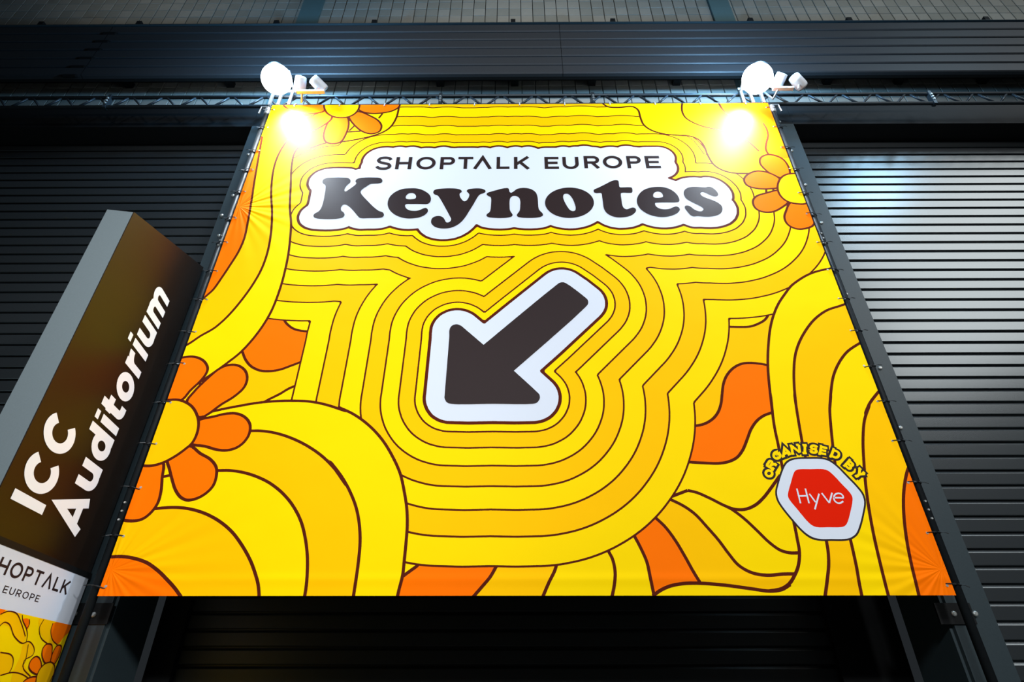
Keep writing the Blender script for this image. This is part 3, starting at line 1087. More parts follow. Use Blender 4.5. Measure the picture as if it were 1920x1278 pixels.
# right swirl
r1 = S5(px('C', [(1160, 325), (1110, 335), (1050, 350), (1000, 370), (950, 400), (905, 435), (870, 480), (830, 540), (800, 610), (780, 690), (770, 780), (766, 860), (767, 930), (772, 1000), (783, 1100), (795, 1200)]) + px('G', [(107, 2), (115, 80), (125, 150), (140, 220), (160, 330), (185, 450), (212, 575), (225, 640), (235, 700), (230, 760), (215, 800), (190, 840), (155, 863), (100, 873)]))
r2 = S5(px('C', [(1250, 535), (1200, 553), (1120, 580), (1050, 630), (1000, 690), (955, 770), (930, 850), (922, 950), (925, 1050), (935, 1150)]) + px('G', [(213, 0), (225, 80), (240, 170), (255, 250), (300, 420), (340, 580), (355, 650), (363, 700), (365, 760), (358, 830), (348, 905)]))
r3 = S5(px('C', [(1340, 765), (1295, 790), (1240, 830), (1195, 890), (1160, 970), (1145, 1060), (1138, 1160)]) + px('G', [(375, 0), (370, 60), (375, 140), (383, 220), (393, 300), (430, 500), (463, 648), (475, 700), (490, 770), (500, 830), (515, 905)]))
r4 = S5(px('C', [(1450, 1045), (1415, 1085), (1375, 1140), (1350, 1200)]) + px('G', [(545, 50), (525, 110), (518, 200), (522, 300), (530, 400), (545, 510), (565, 620), (590, 730), (612, 820), (634, 905)]))
r5 = S5(px('G', [(735, 290), (715, 340), (703, 400), (698, 470), (702, 560), (715, 660), (735, 760), (752, 830), (770, 905)]))
edge = px('p', [(1850, 1140), (1640, 520)])
F_(over, bp2(r1 + f8S[6:] + px('p', [(1225, 1140)]) + edge), 'yellow')
F_(over, bp2(r2 + edge), 'amber')
F_(over, bp2(r3 + edge), 'yellow')
F_(over, bp2(r4 + edge), 'amber')
F_(over, bp2(r5 + px('p', [(1850, 1140), (1760, 850)])), 'orange')
for l in (r1, r2, r3, r4, r5):
    L_(over, bp2(l))
L_(over, bp2(f8S))

# top right blobs
t1 = S5(px('R', [(500, 560), (515, 585), (540, 600), (600, 604), (680, 600), (710, 620), (722, 660), (740, 700), (780, 730), (850, 752), (930, 760), (1000, 765), (1050, 785), (1080, 820), (1100, 870), (1130, 920), (1170, 950), (1230, 970), (1300, 975), (1400, 975)]))
t2 = S5(px('R', [(962, 560), (955, 600), (958, 630), (975, 660), (1015, 687), (1080, 712), (1150, 727), (1230, 745), (1320, 790), (1390, 850)]))
t3 = S5(px('R', [(1150, 560), (1165, 585), (1180, 610), (1210, 640), (1270, 665), (1350, 690)]))
F_(over, bp2(t1 + px('R', [(1500, 1000), (1560, 900), (1480, 560)])), 'yellow')
F_(over, bp2(t2 + px('R', [(1500, 960), (1560, 880), (1480, 560)])), 'amber')
F_(over, bp2(t3 + px('R', [(1480, 700), (1450, 560)])), 'orange')
sh1 = S5(px('R', [(1410, 690), (1432, 725), (1440, 765), (1430, 805), (1428, 840), (1445, 868), (1510, 890)]))
F_(over, bp2(sh1 + px('R', [(1560, 890), (1500, 690)])), 'orange')
sub = S5(px('R', [(985, 765), (1020, 790), (1050, 825), (1080, 866)])) + px('R', [(1102, 870)])
for l in (t1, t2, t3, sh1, sub):
    L_(over, bp2(l), SW if l is not sub else .011)


def flower(grp, center, petals, crop, extra=()):
    for e in extra:
        L_(over, bp2(S5(px(crop, e))), SW, grp)
    for p in petals:
        q = bp2(smooth(px(crop, p), True, 4))
        F_(over, q, 'orange', grp)
        L_(over, q + [q[0]], SW, grp)
    q = bp2(smooth(px(crop, center), True, 5))
    F_(over, q, 'amber', grp)
    L_(over, q + [q[0]], SW, grp)


# flower at the top edge
g1 = S5(px('Q', [(812, 570), (805, 600), (790, 660), (760, 710), (720, 740), (650, 765), (560, 785), (480, 797), (400, 802), (300, 835)]))
F_(over, bp2(g1 + px('Q', [(250, 835), (60, 700), (150, 560)])), 'yellow')
L_(over, bp2(g1))
flower('flower', [(383, 580), (385, 610), (400, 635), (430, 653), (475, 661), (525, 655), (560, 635), (578, 610), (582, 580), (560, 530), (482, 505), (405, 530)],
       [[(560, 590), (585, 622), (640, 637), (710, 635), (775, 620), (808, 595), (800, 560), (600, 540)],
        [(520, 640), (580, 628), (640, 650), (690, 680), (706, 708), (695, 738), (650, 752), (600, 740), (555, 705), (525, 665)],
        [(450, 640), (415, 672), (388, 725), (380, 770), (392, 797), (430, 808), (478, 797), (507, 752), (522, 700), (512, 655)],
        [(400, 610), (340, 640), (280, 660), (240, 690), (232, 720), (255, 742), (310, 738), (380, 705), (428, 660)],
        [(395, 590), (385, 622), (330, 637), (250, 632), (180, 612), (155, 590), (200, 560)]],
       'Q', [[(712, 638), (690, 665)], [(556, 705), (524, 735)], [(590, 737), (515, 742)]])
# flower at the right edge
flower('flower.001', [(1497, 1030), (1495, 1065), (1510, 1100), (1545, 1130), (1600, 1145), (1660, 1140), (1680, 1060), (1640, 985), (1555, 978), (1515, 998)],
       [[(1520, 1000), (1470, 985), (1420, 950), (1394, 915), (1398, 888), (1430, 870), (1480, 874), (1530, 900), (1560, 950), (1560, 990)],
        [(1510, 1010), (1440, 970), (1370, 962), (1320, 985), (1305, 1010), (1320, 1040), (1370, 1058), (1440, 1062), (1510, 1048)],
        [(1520, 1070), (1430, 1085), (1372, 1105), (1355, 1130), (1365, 1165), (1400, 1188), (1460, 1192), (1512, 1170), (1560, 1125)],
        [(1570, 1135), (1540, 1190), (1532, 1220), (1545, 1255), (1580, 1280), (1630, 1288), (1700, 1260), (1660, 1140)]],
       'R', [[(1430, 1060), (1430, 1082)], [(1470, 1060), (1470, 1080)], [(1548, 1140), (1552, 1165)]])
# big flower at the left edge
flower('flower.002', [(p[0] - 150) * 3.196 and ((p[0] - 150) * 3.196, (p[1] - 740) * 3.196) for p in
                      [(290, 757), (314, 750), (338, 750), (360, 762), (371.5, 785), (370.5, 808), (361, 829), (348, 841), (325, 857), (300, 869), (275, 873), (245, 865), (250, 800)]],
       [[(465, 60), (500, 30), (590, 38), (622, 20), (660, -25), (720, -82), (757, -130), (765, -162), (745, -200), (700, -225), (640, -228), (560, -200)],
        [(640, 45), (680, -15), (760, -95), (840, -160), (900, -180), (950, -175), (990, -145), (1002, -100), (985, -48), (930, 5), (850, 55), (715, 135)],
        [(700, 160), (800, 130), (880, 112), (940, 112), (990, 135), (1018, 175), (1015, 230), (985, 280), (940, 315), (880, 332), (820, 328), (750, 308), (650, 285)],
        [(655, 305), (720, 350), (780, 385), (815, 430), (818, 480), (800, 540), (760, 585), (700, 620), (640, 630), (600, 610), (570, 565), (550, 500), (535, 440), (525, 390)],
        [(495, 400), (492, 500), (485, 580), (465, 650), (420, 710), (370, 745), (310, 755), (250, 745), (200, 700), (350, 400)]],
       'D', [[(490, 492), (545, 480)], [(705, -82), (735, -52)]])

# organiser badge
badge_o = bp2(smooth(px('4', [(500, 310), (620, 306), (740, 308), (820, 325), (900, 380), (1010, 490), (1110, 595), (1165, 670), (1186, 750), (1170, 860), (1135, 1000), (1100, 1075), (1040, 1118), (980, 1131), (850, 1132), (720, 1130), (640, 1108), (560, 1050), (450, 930), (350, 805), (305, 730), (290, 650), (310, 555), (350, 430), (390, 355), (440, 322)]), True, 4))
_bc = np.mean(np.array(badge_o), axis=0)
badge_o = [tuple(_bc + (np.array(p) - _bc) * 1.013) for p in badge_o]
badge_w = bp2(smooth(px('4', [(500, 323), (620, 319), (740, 321), (812, 337), (890, 390), (1000, 500), (1100, 605), (1153, 677), (1172, 750), (1157, 858), (1122, 995), (1090, 1065), (1035, 1105), (980, 1117), (850, 1118), (725, 1116), (650, 1095), (570, 1040), (460, 920), (362, 798), (318, 725), (303, 650), (323, 558), (362, 437), (400, 366), (448, 335)]), True, 4))
badge_r = bp2(smooth(px('4', [(520, 423), (640, 421), (760, 421), (810, 435), (860, 475), (960, 580), (1030, 655), (1055, 700), (1056, 745), (1035, 850), (1005, 955), (980, 988), (940, 1000), (820, 1001), (700, 1000), (650, 980), (600, 935), (500, 815), (430, 730), (412, 690), (414, 655), (440, 560), (470, 460), (490, 433)]), True, 4))
F_(over, badge_o, 'ink', 'badge_panel')
F_(over, badge_w, 'white', 'badge_panel')
F_(over, badge_r, 'red', 'badge_panel')

# --- triangulate the printed sheet
rect = [(BX0, BZ0), (BX1, BZ0), (BX1, BZ1), (BX0, BZ1)]
loops = [rect]
for it in base + over:
    if it[0] == 'fill':
        loops.append(it[1])
    else:
        cl = np.hypot(it[1][0][0] - it[1][-1][0], it[1][0][1] - it[1][-1][1]) < 1e-6
        loops += offset_line(it[1], it[2], cl)
V2, T2 = cdt(loops, raw=(raw_v, raw_e))
C2 = V2[T2].mean(axis=1)
ar = np.abs((V2[T2[:, 1], 0] - V2[T2[:, 0], 0]) * (V2[T2[:, 2], 1] - V2[T2[:, 0], 1]) - (V2[T2[:, 2], 0] - V2[T2[:, 0], 0]) * (V2[T2[:, 1], 1] - V2[T2[:, 0], 1]))
ok = (C2[:, 0] > BX0) & (C2[:, 0] < BX1) & (C2[:, 1] > BZ0) & (C2[:, 1] < BZ1) & (ar > 1e-9)
T2, C2 = T2[ok], C2[ok]
COLS = ['yellow', 'amber', 'orange', 'brown', 'white', 'ink', 'red']
ci = {c: i for i, c in enumerate(COLS)}
colr = np.full(len(T2), ci['amber'])
grp = np.zeros(len(T2), dtype=int)
GN = ['background', 'title_panel', 'arrow_panel', 'flower', 'flower.001', 'flower.002', 'badge_panel']


def paint(items):
    for it in items:
        if it[0] == 'fill':
            k = inside(C2, it[1])
            colr[k] = ci[it[2]]
            grp[k] = GN.index(it[3])
        else:
            cl = np.hypot(it[1][0][0] - it[1][-1][0], it[1][0][1] - it[1][-1][1]) < 1e-6
            lo = np.array(it[1]).min(axis=0) - it[2]
            hi = np.array(it[1]).max(axis=0) + it[2]
            sel = np.where((C2 > lo).all(axis=1) & (C2 < hi).all(axis=1))[0]
            d = line_dist(C2[sel], it[1], False, not cl)
            k = sel[d < it[2] / 2]
            colr[k] = ci['brown']
            grp[k] = GN.index(it[3]) if it[3] else 0


paint(base)
sd = sd_at(C2, SD)
sdt = sd_at(C2, DT.reshape(GX.shape))
sda = sd_at(C2, DA.reshape(GX.shape))
inner = sd < LEV[-1] + RW / 2
lastl = 0.0
band = np.zeros(len(T2), dtype=int)
for i, l in enumerate(LEV):
    band[sd > l] = i + 1
rc = np.where(band % 2 == 0, ci['yellow'], ci['amber'])
for l in LEV:
    rc[np.abs(sd - l) < RW / 2] = ci['brown']
rc[sd < rimw] = ci['brown']
rc[sd < 0] = ci['white']
colr[inner] = rc[inner]
grp[inner] = 0
tp = inner & (sd < rimw) & (sdt <= sda)
grp[tp] = 1
grp[inner & (sd < rimw) & (sdt > sda)] = 2
paint(over)

bo = (0.5 * (BX0 + BX1), YB, BZ0)
banner = empty('banner', bo, 'large yellow and orange banner reading Keynotes with a dark diagonal arrow', 'banner')
allm = [M[c] for c in COLS]
parts = {}
for gi, gname in enumerate(GN):
    k = np.where(grp == gi)[0]
    if len(k) == 0:
        continue
    used = np.unique(T2[k])
    mp = np.full(len(V2), -1)
    mp[used] = np.arange(len(used))
    tri = mp[T2[k]]
    a, b, c = V2[T2[k]][:, 0], V2[T2[k]][:, 1], V2[T2[k]][:, 2]
    cr_ = (b[:, 0] - a[:, 0]) * (c[:, 1] - a[:, 1]) - (c[:, 0] - a[:, 0]) * (b[:, 1] - a[:, 1])
    tri = np.where((cr_ < 0)[:, None], tri[:, ::-1], tri)
    me_v = [(v[0] - bo[0], 0.0, v[1] - bo[2]) for v in V2[used]]
    nm = {'background': 'printed_cloth', 'title_panel': 'title_panel', 'arrow_panel': 'arrow_panel', 'badge_panel': 'organiser_badge'}.get(gname, 'printed_flower')
    parts[gname] = obj(nm, me_v, tri.tolist(), allm, banner, fmat=colr[k])
parts['background']['label'] = 'yellow cloth printed with amber bands and brown contour lines'
parts['title_panel']['label'] = 'white scalloped title panel with a brown rim'
parts['arrow_panel']['label'] = 'white rounded arrow-shaped panel with a brown rim'
parts['badge_panel']['label'] = 'white rounded hexagon badge with red centre'
for k in ('flower', 'flower.001', 'flower.002'):
    parts[k]['label'] = 'orange-petalled flower outlined in brown'
# cloth back, so the sheet has a reverse side
MB(bo).box(BX0 + .002, BX1 - .002, YB + .002, YB + .004, BZ0 + .002, BZ1 - .002).build('cloth_back', M['cloth_back'], banner)


def onb(off):
    return lambda p: (p[0] - bo[0], -off, p[1] - bo[2])


for name, loops_ in KEY.items():
    flat('letter', fill([loops_]), onb(.001), M['ink'], parts['title_panel'])
for ch, sh, cl in caps:
    flat('letter', fill(sh), onb(.001), M['ink'], parts['title_panel'])
ao = flat('arrow', fill([[ARROW]]), onb(.001), M['ink'], parts['arrow_panel'])
ao['label'] = 'dark arrow pointing down to the left'

# Hyve on the badge
hy = {'H': [[(500, 615), (537, 762)], [(585, 615), (622, 762)], [(518, 690), (605, 687)]],
      'y': [[(625, 667), (688, 752)], [(722, 667), (680, 823)]],
      'v': [[(748, 660), (824, 758)], [(852, 657), (824, 758)]],
      'e': [smooth([(868, 707), (920, 707), (963, 706), (950, 675), (915, 662), (882, 675), (868, 707), (882, 742), (922, 762), (964, 742)], False, 4)]}
for ch, ls in hy.items():
    flat('letter', fill([offset_line(bp2(px('4', l)), 0.0108, False) for l in ls]), onb(.001), M['white'], parts['badge_panel'])

# ORGANISED BY on an arc
og = [('O', 222, 464, 74, .78), ('R', 242, 376, 58, .8), ('G', 300, 284, 42, .85), ('A', 388, 243, 20, .95), ('N', 488, 222, 8, .95), ('I', 580, 222, 0, .3),
      ('S', 668, 222, -4, .75), ('E', 764, 236, -11, .75), ('D', 886, 273, -22, .9), ('B', 1024, 380, -42, .78), ('Y', 1125, 470, -46, .9)]
serif = {'I': [((-.12, 0), (.42, 0)), ((-.12, 1), (.42, 1))], 'N': [((-.12, 0), (.3, 0)), ((-.12, 1), (.2, 1)), ((.7, 1), (1.05, 1))],
         'A': [((-.15, 0), (.25, 0)), ((.65, 0), (1.1, 0))], 'R': [((-.1, 0), (.35, 0)), ((.6, 0), (.95, 0))], 'D': [((-.1, 0), (.2, 0)), ((-.1, 1), (.2, 1))],
         'B': [((-.1, 0), (.2, 0)), ((-.1, 1), (.2, 1))], 'Y': [((.25, 0), (.65, 0)), ((-.12, 1), (.3, 1)), ((.6, 1), (1.0, 1))], 'E': [((-.1, 0), (.2, 0)), ((-.1, 1), (.2, 1))]}
hsz = 78
out_sh, in_sh = [], []
for ch, cx, cy, ang, W in og:
    W *= 1.2
    ca, sa = math.cos(math.radians(ang)), math.sin(math.radians(ang))
    segs = [p for p, c in glyph(ch, W, .2)] + [list(q) for q in serif.get(ch, [])]
    cls = [c for p, c in glyph(ch, W, .2)] + [False] * len(serif.get(ch, []))
    one_in = []
    for s_, c_ in zip(segs, cls):
        q = []
        for (u, v) in s_:
            a, b = (u - W / 2) * hsz, (v - .5) * hsz
            q.append((cx + a * ca - b * sa * 1.0, cy - (a * sa + b * ca)))
        pl = bp2(px('4', q))
        # round the dark surround by lengthening open strokes
        if not c_:
            d0 = np.array(pl[0]) - np.array(pl[1])
            d1 = np.array(pl[-1]) - np.array(pl[-2])
            e0 = tuple(np.array(pl[0]) + d0 / np.linalg.norm(d0) * .012)
            e1 = tuple(np.array(pl[-1]) + d1 / np.linalg.norm(d1) * .012)
            out_sh.append(offset_line([e0] + pl + [e1], .050, False))
        else:
            out_sh.append(offset_line(pl, .050, True))
        one_in.append(offset_line(pl, .0185, c_))
    in_sh.append(one_in)
lo_ = flat('lettering_outline', fill(out_sh), onb(.0006), M['ink'], parts['badge_panel'])
for one in in_sh:
    flat('letter', fill(one), onb(.0014), M['yellow'], parts['badge_panel'])

# eyelets and cable ties of the banner
pipes = {-1: BX0 - .055, 1: BX1 + .052}
PR = .028


def tie_mesh(sd):
    b = MB()
    # loop round the pipe and tail into the eyelet; local origin on the pipe axis at banner depth
    py = .045
    pts = []
    for i in range(13):
        a = 2 * math.pi * i / 12
        pts.append((math.cos(a) * (PR + .004), py + math.sin(a) * (PR + .004), .004 * math.sin(a)))
    b.tube(pts, .0035, 5, False)
    b.tube([(0, py - PR - .004, 0), (-sd * .03, -.006, -.004), (-sd * .085, -.004, -.012), (-sd * .092, .004, -.013)], .0035, 5)
    b.tube([(sd * .0, py - PR - .006, 0), (sd * .03, py - PR - .022, -.008), (sd * .055, py - PR - .020, -.014)], .0028, 5)
    me = bpy.data.meshes.new('cable_tie')
    me.from_pydata([tuple(v) for v in b.v], [], b.f)
    me.materials.append(M['tie'])
    return me


eb = MB()
eb.lathe((0, 0, 0), (0, -1, 0), [(0, .009), (.002, .0085), (.002, .005)], 10)
eyelet = bpy.data.meshes.new('eyelet')
eyelet.from_pydata([tuple(v) for v in eb.v], [], eb.f)
eyelet.materials.append(M['bolt'])
for sd in (-1, 1):
    tm = tie_mesh(sd)
    nn = 16
    for i in range(nn):
        z = BZ0 + .07 + (BZ1 - BZ0 - .14) * i / (nn - 1) + random.uniform(-.03, .03) * (0 < i < nn - 1)
        xe = (BX0 + .035) if sd < 0 else (BX1 - .035)
        share('cable_tie', tm, banner, (pipes[sd] - bo[0], 0, z - bo[2]), (0, random.uniform(-.15, .15), 0))
        share('eyelet', eyelet, banner, (xe - bo[0], -.0008, z - .012 - bo[2]))
wt = mat('white_tie_plastic', rgb(210, 215, 220), 0.4)
tmw = MB()
tmw.tube([(0, -.004, -.03), (0, -.006, .0), (0, .018, .05), (0, .05, .06)], .006, 5)
tme = bpy.data.meshes.new('top_tie')
tme.from_pydata([tuple(v) for v in tmw.v], [], tmw.f)
tme.materials.append(wt)
for i in range(11):
    x = BX0 + .25 + (BX1 - BX0 - .5) * i / 10
    share('top_tie', tme, banner, (x - bo[0], 0, BZ1 - bo[2]))

# upright pipes that hold the banner
for sd in (-1, 1):
    X = pipes[sd]
    side = 'left' if sd < 0 else 'right'
    p = empty('banner_pole', (X, YB + .045, 0), 'black upright pole laced to the %s edge of the yellow banner' % side, 'pole', 'banner poles')
    og_ = (X, YB + .045, 0)
    MB(og_).tube([(X, YB + .045, 0.02), (X, YB + .045, ztb - .03)], PR, 14).build('tube', M['pipe'], p, True)
    MB(og_).lathe((X, YB + .045, 0), (0, 0, 1), [(0, .15), (.015, .15), (.02, .05), (.06, .04)], 18).build('foot', M['pipe'], p)
    MB(og_).lathe((X, YB + .045, ztb - .16), (0, 0, 1), [(0, .030), (.01, .036), (.11, .036), (.12, .030)], 12).build('coupler', M['alu'], p)
    MB(og_).tube([(X, YB + .045, ztb - .09), (X - .05 * sd, YB + .02, ztb - .05), (X + .07 * sd, YB + .02, ztb - .05), (X + .10 * sd, YB + .05, ztb - .12)], .012, 6).build('hook_clamp', M['alu'], p)
    for zq in (z_at(446, YB), z_at(955, YB)):
        for dz in (-.06, 0, .06):
            MB(og_).lathe((X - .004 * sd, YB + .045 - PR + .003, zq + dz), (0, -1, 0), [(0, .009), (.008, .007)], 8).build('bolt', M['bolt'], p)

# ------------------------------------------------------------------ lamps on the truss
def floodlight(px_, py_, side):
    YL = 3.76
    x, z = at_y(px_, py_, YL)
    tgt = Vector(at_y(*( (548, 345) if side == 'left' else (1366, 350)), YB) + (0,))
    tgt = Vector((tgt[0], YB, tgt[1]))
    c = Vector((x, YL, z))
    ax = (tgt - c).normalized()
    e = empty('floodlight', (x, YB + .05, ztt), 'blazing white floodlight clamped on the truss above the %s top corner of the banner' % side, 'floodlight', 'floodlights')
    og_ = (x, YB + .05, ztt)
    back = c - ax * .02
    MB(og_).lathe(back, -ax, [(0, .105), (.01, .110), (.04, .100), (.07, .075), (.09, .03)], 24).build('housing', M['black'], e, True)
    ring = MB(og_).lathe(c - ax * .022, ax, [(0, .112), (.002, .118), (.025, .118), (.027, .105)], 24).build('bezel', M['alu'], e)
    MB(og_).lathe(c + ax * .004, ax, [(.09 - .16 * math.cos(math.radians(a_)), .16 * math.sin(math.radians(a_))) for a_ in range(38, 178, 10)], 32).build('lens', M['lens'], e, True)
    # yoke from the truss to the lamp
    for s in (-1, 1):
        MB(og_).tube([(x + s * .145, YL - .01, z + .03), (x + s * .145, YL + .16, z - .02), (x + s * .10, YB + .03, ztt + .05)], .011, 6).build('yoke_arm', M['alu'], e)
    MB(og_).tube([(x - .145, YL - .01, z + .03), (x + .145, YL - .01, z + .03)], .008, 6).build('pivot', M['alu'], e)
    # hook clamp plates over the truss
    MB(og_).box(x - .14, x + .14, YT0 - .05, YT0 - .035, ztt + .02, ztt + .06).build('clamp_bar', M['alu'], e)
    for s in (-.13, -.03, .09):
        MB(og_).box(x + s, x + s + .03, YT0 - .048, YT0 - .024, BZ1 + .012, ztt + .05).build('clamp_strap', M['alu'], e)
    d = bpy.data.lights.new('flood_beam', 'SPOT')
    d.energy = 620
    d.color = (0.90, 0.96, 1.0)
    d.spot_size = math.radians(140)
    d.spot_blend = 1.0
    d.shadow_soft_size = .10
    lo = bpy.data.objects.new('flood_beam', d)
    lo.location = c + ax * .09 + Vector((.09 if side == 'left' else -.09, .06, -.170)) - Vector(og_)
    lo.rotation_euler = ax.to_track_quat('-Z', 'Y').to_euler()
    COL.objects.link(lo)
    lo.parent = e
    # added blue point light standing in for the glare halo round the lamp
    d = bpy.data.lights.new('halo_fill_light', 'POINT')
    d.energy = 230
    d.color = (0.26, 0.60, 1.0)
    d.shadow_soft_size = .12
    lo = bpy.data.objects.new('halo_fill_light', d)
    lo.location = c + Vector((0, -.28, .26)) - Vector(og_)
    COL.objects.link(lo)
    lo.parent = e
    return e


floodlight(517, 137, 'left')
floodlight(1423, 136, 'right')


def twin_spot(bar0, bar1, heads, side):
    YL = 3.86
    a, b = at_y(*bar0, YL), at_y(*bar1, YL)
    og_ = ((a[0] + b[0]) / 2, YL, a[1])
    e = empty('twin_spotlight', og_, 'pair of small unlit white spotlights on a bar beside the %s floodlight' % side, 'spotlight', 'unlit spotlights')
    MB(og_).box(a[0], b[0], YL - .02, YL + .02, a[1] - .012, a[1] + .012).build('bar', M['lampwhite'], e)
    MB(og_).tube([(a[0] + .06, YL, a[1]), (a[0] + .03, YL + .1, a[1] - .04), (a[0] + .02, YT0 - .01, ztt + .025)], .012, 6).build('arm', M['alu'], e)
    for (hx, hy, dx) in heads:
        h = at_y(hx, hy, YL)
        ax = Vector((dx, .55, -.28)).normalized()
        c0 = Vector((h[0], YL, h[1]))
        hd = MB(og_).lathe(c0 - ax * .085, ax, [(0, .045), (.006, .058), (.05, .062), (.15, .064), (.17, .060)], 20).build('lamp_head', M['lampwhite'], e, True)
        MB(og_).lathe(c0 + ax * .08, ax, [(0, .058), (.009, .05)], 20).build('lens', M['lens_off'], hd)
        MB(og_).tube([(h[0], YL, h[1] - .05), (h[0] - .02, YL, (h[1] + a[1]) / 2 - .03), (h[0] - .03, YL, a[1])], .008, 6).build('stem', M['lampwhite'], e)
    return e


twin_spot((556, 172), (609, 171), [(563, 158, -.2), (597, 158, .55)], 'left')
twin_spot((1449, 166), (1487, 165), [(1460, 152, -.2), (1496, 153, .75)], 'right')

# ------------------------------------------------------------------ brown blade sign on the left
AZ = math.radians(-9.3)
NX, NY = -.920 * 3.0, 3.0
DV = np.array([math.sin(AZ), math.cos(AZ)])          # along the lettered face, away from the camera
NV = np.array([-math.cos(AZ), math.sin(AZ)])         # to the back face, leftwards
THICK = .18


def at_sign(x, y):
    """picture point -> (s along the face, z) on the lettered face"""
    r = ray(x, y)
    A = np.array([[DV[0], -r[0]], [DV[1], -r[1]]])
    s, t = np.linalg.solve(A, -np.array([NX, NY]))
    return s, CAMZ + r[2] * t


def sg(s, z, off=0.0):
    return Vector((NX + DV[0] * s - NV[0] * off, NY + DV[1] * s - NV[1] * off, z))


sTop0, zTop0 = at_sign(248, 391)
sTop1, zTop1 = at_sign(386, 502)
slope = (zTop1 - zTop0) / (sTop1 - sTop0)
LEN = 1.235
zb0 = at_sign(100, 1047)[1]
print('sign', sTop0, zTop0, sTop1, zTop1, slope, zb0)
sgn = empty('blade_sign', (NX, NY, 0), 'dark brown upright sign with white ICC Auditorium lettering and slanted top', 'sign')
so = Vector((NX, NY, 0))


def prism(outline, th0, th1, name, mats, parent, fm):
    """outline (s,z) polygon extruded from offset th0 to th1 leftwards"""
    n = len(outline)
    V = [sg(s, z, -th0) - so for (s, z) in outline] + [sg(s, z, -th1) - so for (s, z) in outline]
    Fc = [list(range(n)), [n + i for i in range(n)][::-1]]
    for i in range(n):
        j = (i + 1) % n
        Fc.append([i, n + i, n + j, j])
    return obj(name, V, Fc, mats, parent, fmat=fm(n))


face_o = [(0, zb0), (LEN, zb0), (LEN, zTop0 + slope * LEN), (0, zTop0)]
prism(face_o, .0, .006, 'brown_face', [M['signbrown']], sgn, lambda n: [0] * (n + 2))
prism([(0, .25), (LEN, .25), (LEN, zTop0 + slope * LEN - .002), (0, zTop0 - .002)], .006, THICK, 'body', [M['signgrey']], sgn, lambda n: [0] * (n + 2))
prism([(.02, .0), (LEN - .02, .0), (LEN - .02, .25), (.02, .25)], .02, THICK - .02, 'plinth', [M['black']], sgn, lambda n: [0] * (n + 2))
# ledge strip under the brown face
prism([(0, zb0 - .035), (LEN, zb0 - .035), (LEN, zb0), (0, zb0)], -.015, .006, 'ledge', [M['black']], sgn, lambda n: [0] * (n + 2))

# lettering reads upwards: text x = +z, text y = towards the near edge (-s)


def sign_text(parent, chars, widths, gap, w, base_pt, end_pt, top_pt, m, off, name='letter'):
    """base_pt/end_pt: picture points of baseline start and end, top_pt: a picture point at cap height"""
    s0, z0 = at_sign(*base_pt)
    s1, z1 = at_sign(*end_pt)
    st, zt_ = at_sign(*top_pt)
    capH = abs(st - s0)
    tx, W = text_shapes(chars, widths, gap, w, 1.0)
    kx = (z1 - z0) / W
    for ch, sh, cl in tx:
        sh2 = [[[(z0 + u * kx, s0 - v * capH) for (u, v) in L] for L in s_] for s_ in sh]
        vt = fill(sh2)
        flat(name, vt, lambda p: tuple(sg(p[1], p[0], off) - so), m, parent)
    print('text', chars, 'cap', capH, 'len', z1 - z0, 's', s0, s1)


sign_text(sgn, 'ICC', [.26, .98, .98], .13, .26, (78, 965), (146, 800), (17, 938), M['letterwhite'], .002)
sign_text(sgn, 'Auditorium', [.92, .66, .70, .22, .42, .74, .46, .22, .66, 1.05], .115, .225, (142, 1007), (322, 572), (104, 951), M['letterwhite'], .002)

# poster on the lower part of the sign
pz1 = at_sign(80, 1047)[1]
pz0 = at_sign(80, 1160)[1]
sR = at_sign(164, 1080)[0]
poster = prism([(0.0, .8), (sR, .8), (sR, pz1), (0.0, pz1)], -.012, 0, 'poster_board', [M['white']], sgn, lambda n: [0] * (n + 2))
poster['label'] = 'white headed poster with yellow flower pattern'


def ps(pts):
    return [at_sign_off(x, y) for (x, y) in pts]


def at_sign_off(x, y):
    r = ray(x, y)
    nx, ny = NX - NV[0] * .012, NY - NV[1] * .012
    A = np.array([[DV[0], -r[0]], [DV[1], -r[1]]])
    s, t = np.linalg.solve(A, -np.array([nx, ny]))
    return s, CAMZ + r[2] * t


def on_poster(off):
    return lambda p: tuple(sg(p[0], p[1], .012 + off) - so)


yb = [(0, .8), (sR, .8), (sR, pz0), (0, pz0)]
flat('poster_print', fill([[yb]]), on_poster(.0006), M['yellow'], poster)


def clip_poster(loop):
    return [(min(max(s, 0.0), sR), min(max(z, .8), pz0)) for (s, z) in loop]


def pfill(crop, pts, colr_, lift, sm=True):
    p = px(crop, pts)
    if sm:
        p = smooth(p, True, 4)
    q = clip_poster(ps(p))
    flat('poster_print', fill([[q]]), on_poster(lift), M[colr_], poster)
    return q


def pline(crop, pts, w=.0065, lift=.0022, closed=False):
    p = ps(smooth(px(crop, pts), closed, 4))
    p = [(s, z) for (s, z) in p if -.0 < s < sR and z < pz0]
    if len(p) > 2:
        flat('poster_print', fill([offset_line(p, w, closed and len(p) > 6)]), on_poster(lift), M['brown'], poster)


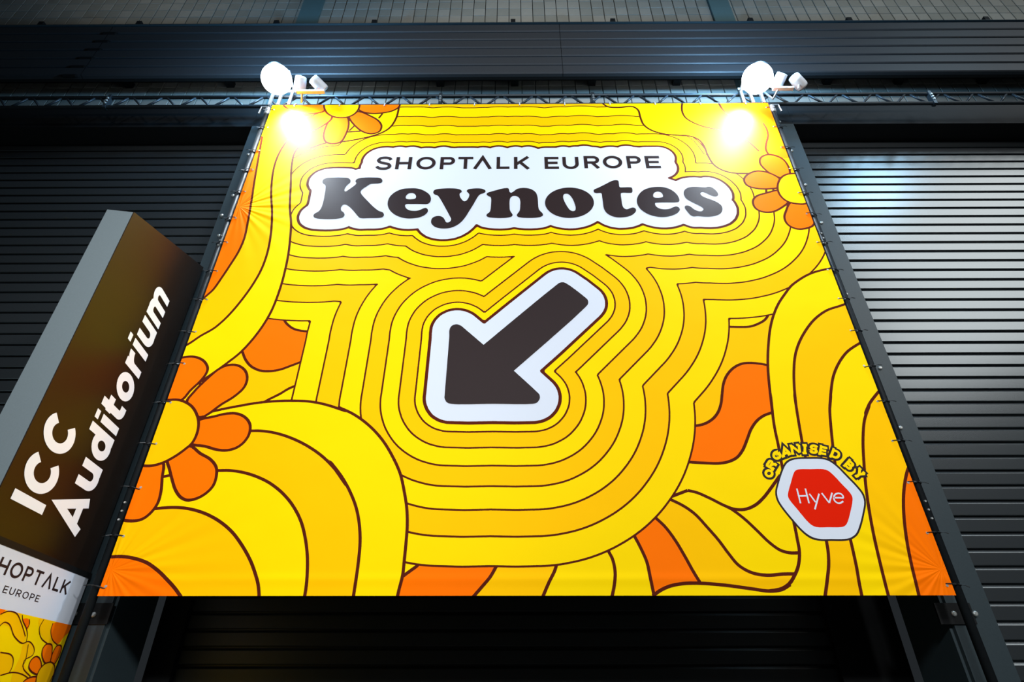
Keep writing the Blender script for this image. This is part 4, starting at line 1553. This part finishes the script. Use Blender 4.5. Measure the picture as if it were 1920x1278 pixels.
pfill('I', [(0, 900), (110, 930), (100, 960), (130, 1050), (110, 1085), (70, 1050), (40, 1000), (0, 990), (-60, 980), (-60, 900)], 'amber', .0010)
pfill('I', [(0, 1130), (55, 1140), (62, 1190), (45, 1235), (-60, 1230), (-60, 1125)], 'amber', .0010)
pfill('I', [(195, 960), (205, 1040), (240, 1090), (270, 1090), (255, 1020), (265, 985), (335, 1000), (350, 985), (230, 950)], 'amber', .0010)
pfill('I', [(120, 1080), (170, 1095), (165, 1140), (120, 1180), (150, 1240), (180, 1270), (150, 1320), (60, 1320), (60, 1240), (100, 1150)], 'amber', .0010)
pfill('I', [(265, 985), (255, 1020), (262, 1070), (285, 1090), (320, 1050), (350, 1020), (350, 985)], 'orange', .0014)
pfill('I', [(112, 965), (140, 962), (147, 985), (135, 1015), (118, 990)], 'orange', .0014)
pfill('I', [(0, 905), (28, 912), (15, 932), (-20, 940), (-40, 900)], 'orange', .0014)
for l in ([(0, 940), (40, 925), (80, 935), (105, 985), (125, 1050)], [(-5, 1000), (20, 980), (45, 990), (70, 1050), (110, 1085), (140, 1075), (160, 1090), (170, 1120), (160, 1145), (120, 1170), (115, 1210), (150, 1250)],
          [(110, 935), (112, 970), (130, 1010), (135, 1045), (130, 1075)], [(145, 965), (145, 990), (132, 1012)], [(218, 965), (195, 1010), (205, 1060), (240, 1090)],
          [(262, 985), (252, 1025), (262, 1070), (285, 1092)], [(0, 1130), (50, 1140), (64, 1160), (60, 1200), (45, 1230)], [(0, 1245), (60, 1230), (110, 1240), (160, 1275)], [(140, 1090), (125, 1170), (110, 1200)]):
    pline('I', l)
for pt in ([(225, 1185), (208, 1150), (212, 1110), (232, 1088), (255, 1092), (258, 1120), (245, 1180)],
           [(250, 1185), (262, 1130), (285, 1095), (303, 1098), (300, 1130), (275, 1180), (262, 1192)],
           [(205, 1200), (195, 1160), (178, 1150), (152, 1170), (142, 1205), (160, 1230), (195, 1240)],
           [(185, 1255), (140, 1258), (110, 1285), (120, 1330), (180, 1330)]):
    pfill('I', pt, 'orange', .0026)
    pline('I', pt, .009, .0030, True)
pc = [(225, 1185), (255, 1180), (270, 1200), (262, 1250), (245, 1300), (180, 1320), (178, 1262), (195, 1215)]
pfill('I', pc, 'amber', .0034)
pline('I', pc, .009, .0038, True)


def poster_text(chars, widths, gap, w, b0, b1, t0, m):
    """horizontal text from picture baseline points b0 to b1, cap top t0 above b0"""
    s0, z0 = at_sign_off(*b0)
    s1, z1 = at_sign_off(*b1)
    H = at_sign_off(*t0)[1] - z0
    tx, W = text_shapes(chars, widths, gap, w, 1.0)
    kx = (s1 - s0) / W
    for ch, sh, cl in tx:
        sh2 = [[[(s0 + u * kx, z0 + v * H) for (u, v) in L] for L in s_] for s_ in sh]
        flat('letter', fill(sh2), on_poster(.001), m, poster)


poster_text(['H', 'O', 'P', 'T', 'V^', 'L', 'K'], [.8, 1.0, .72, .74, .9, .62, .82], .2, .17, (-9, 1072), (123, 1118.5), (-4, 1040), M['ink'])
poster_text(list('EUROPE'), [.62, .74, .7, .9, .66, .62], .26, .14, (3.5, 1110), (71, 1129), (6.5, 1096), M['ink'])
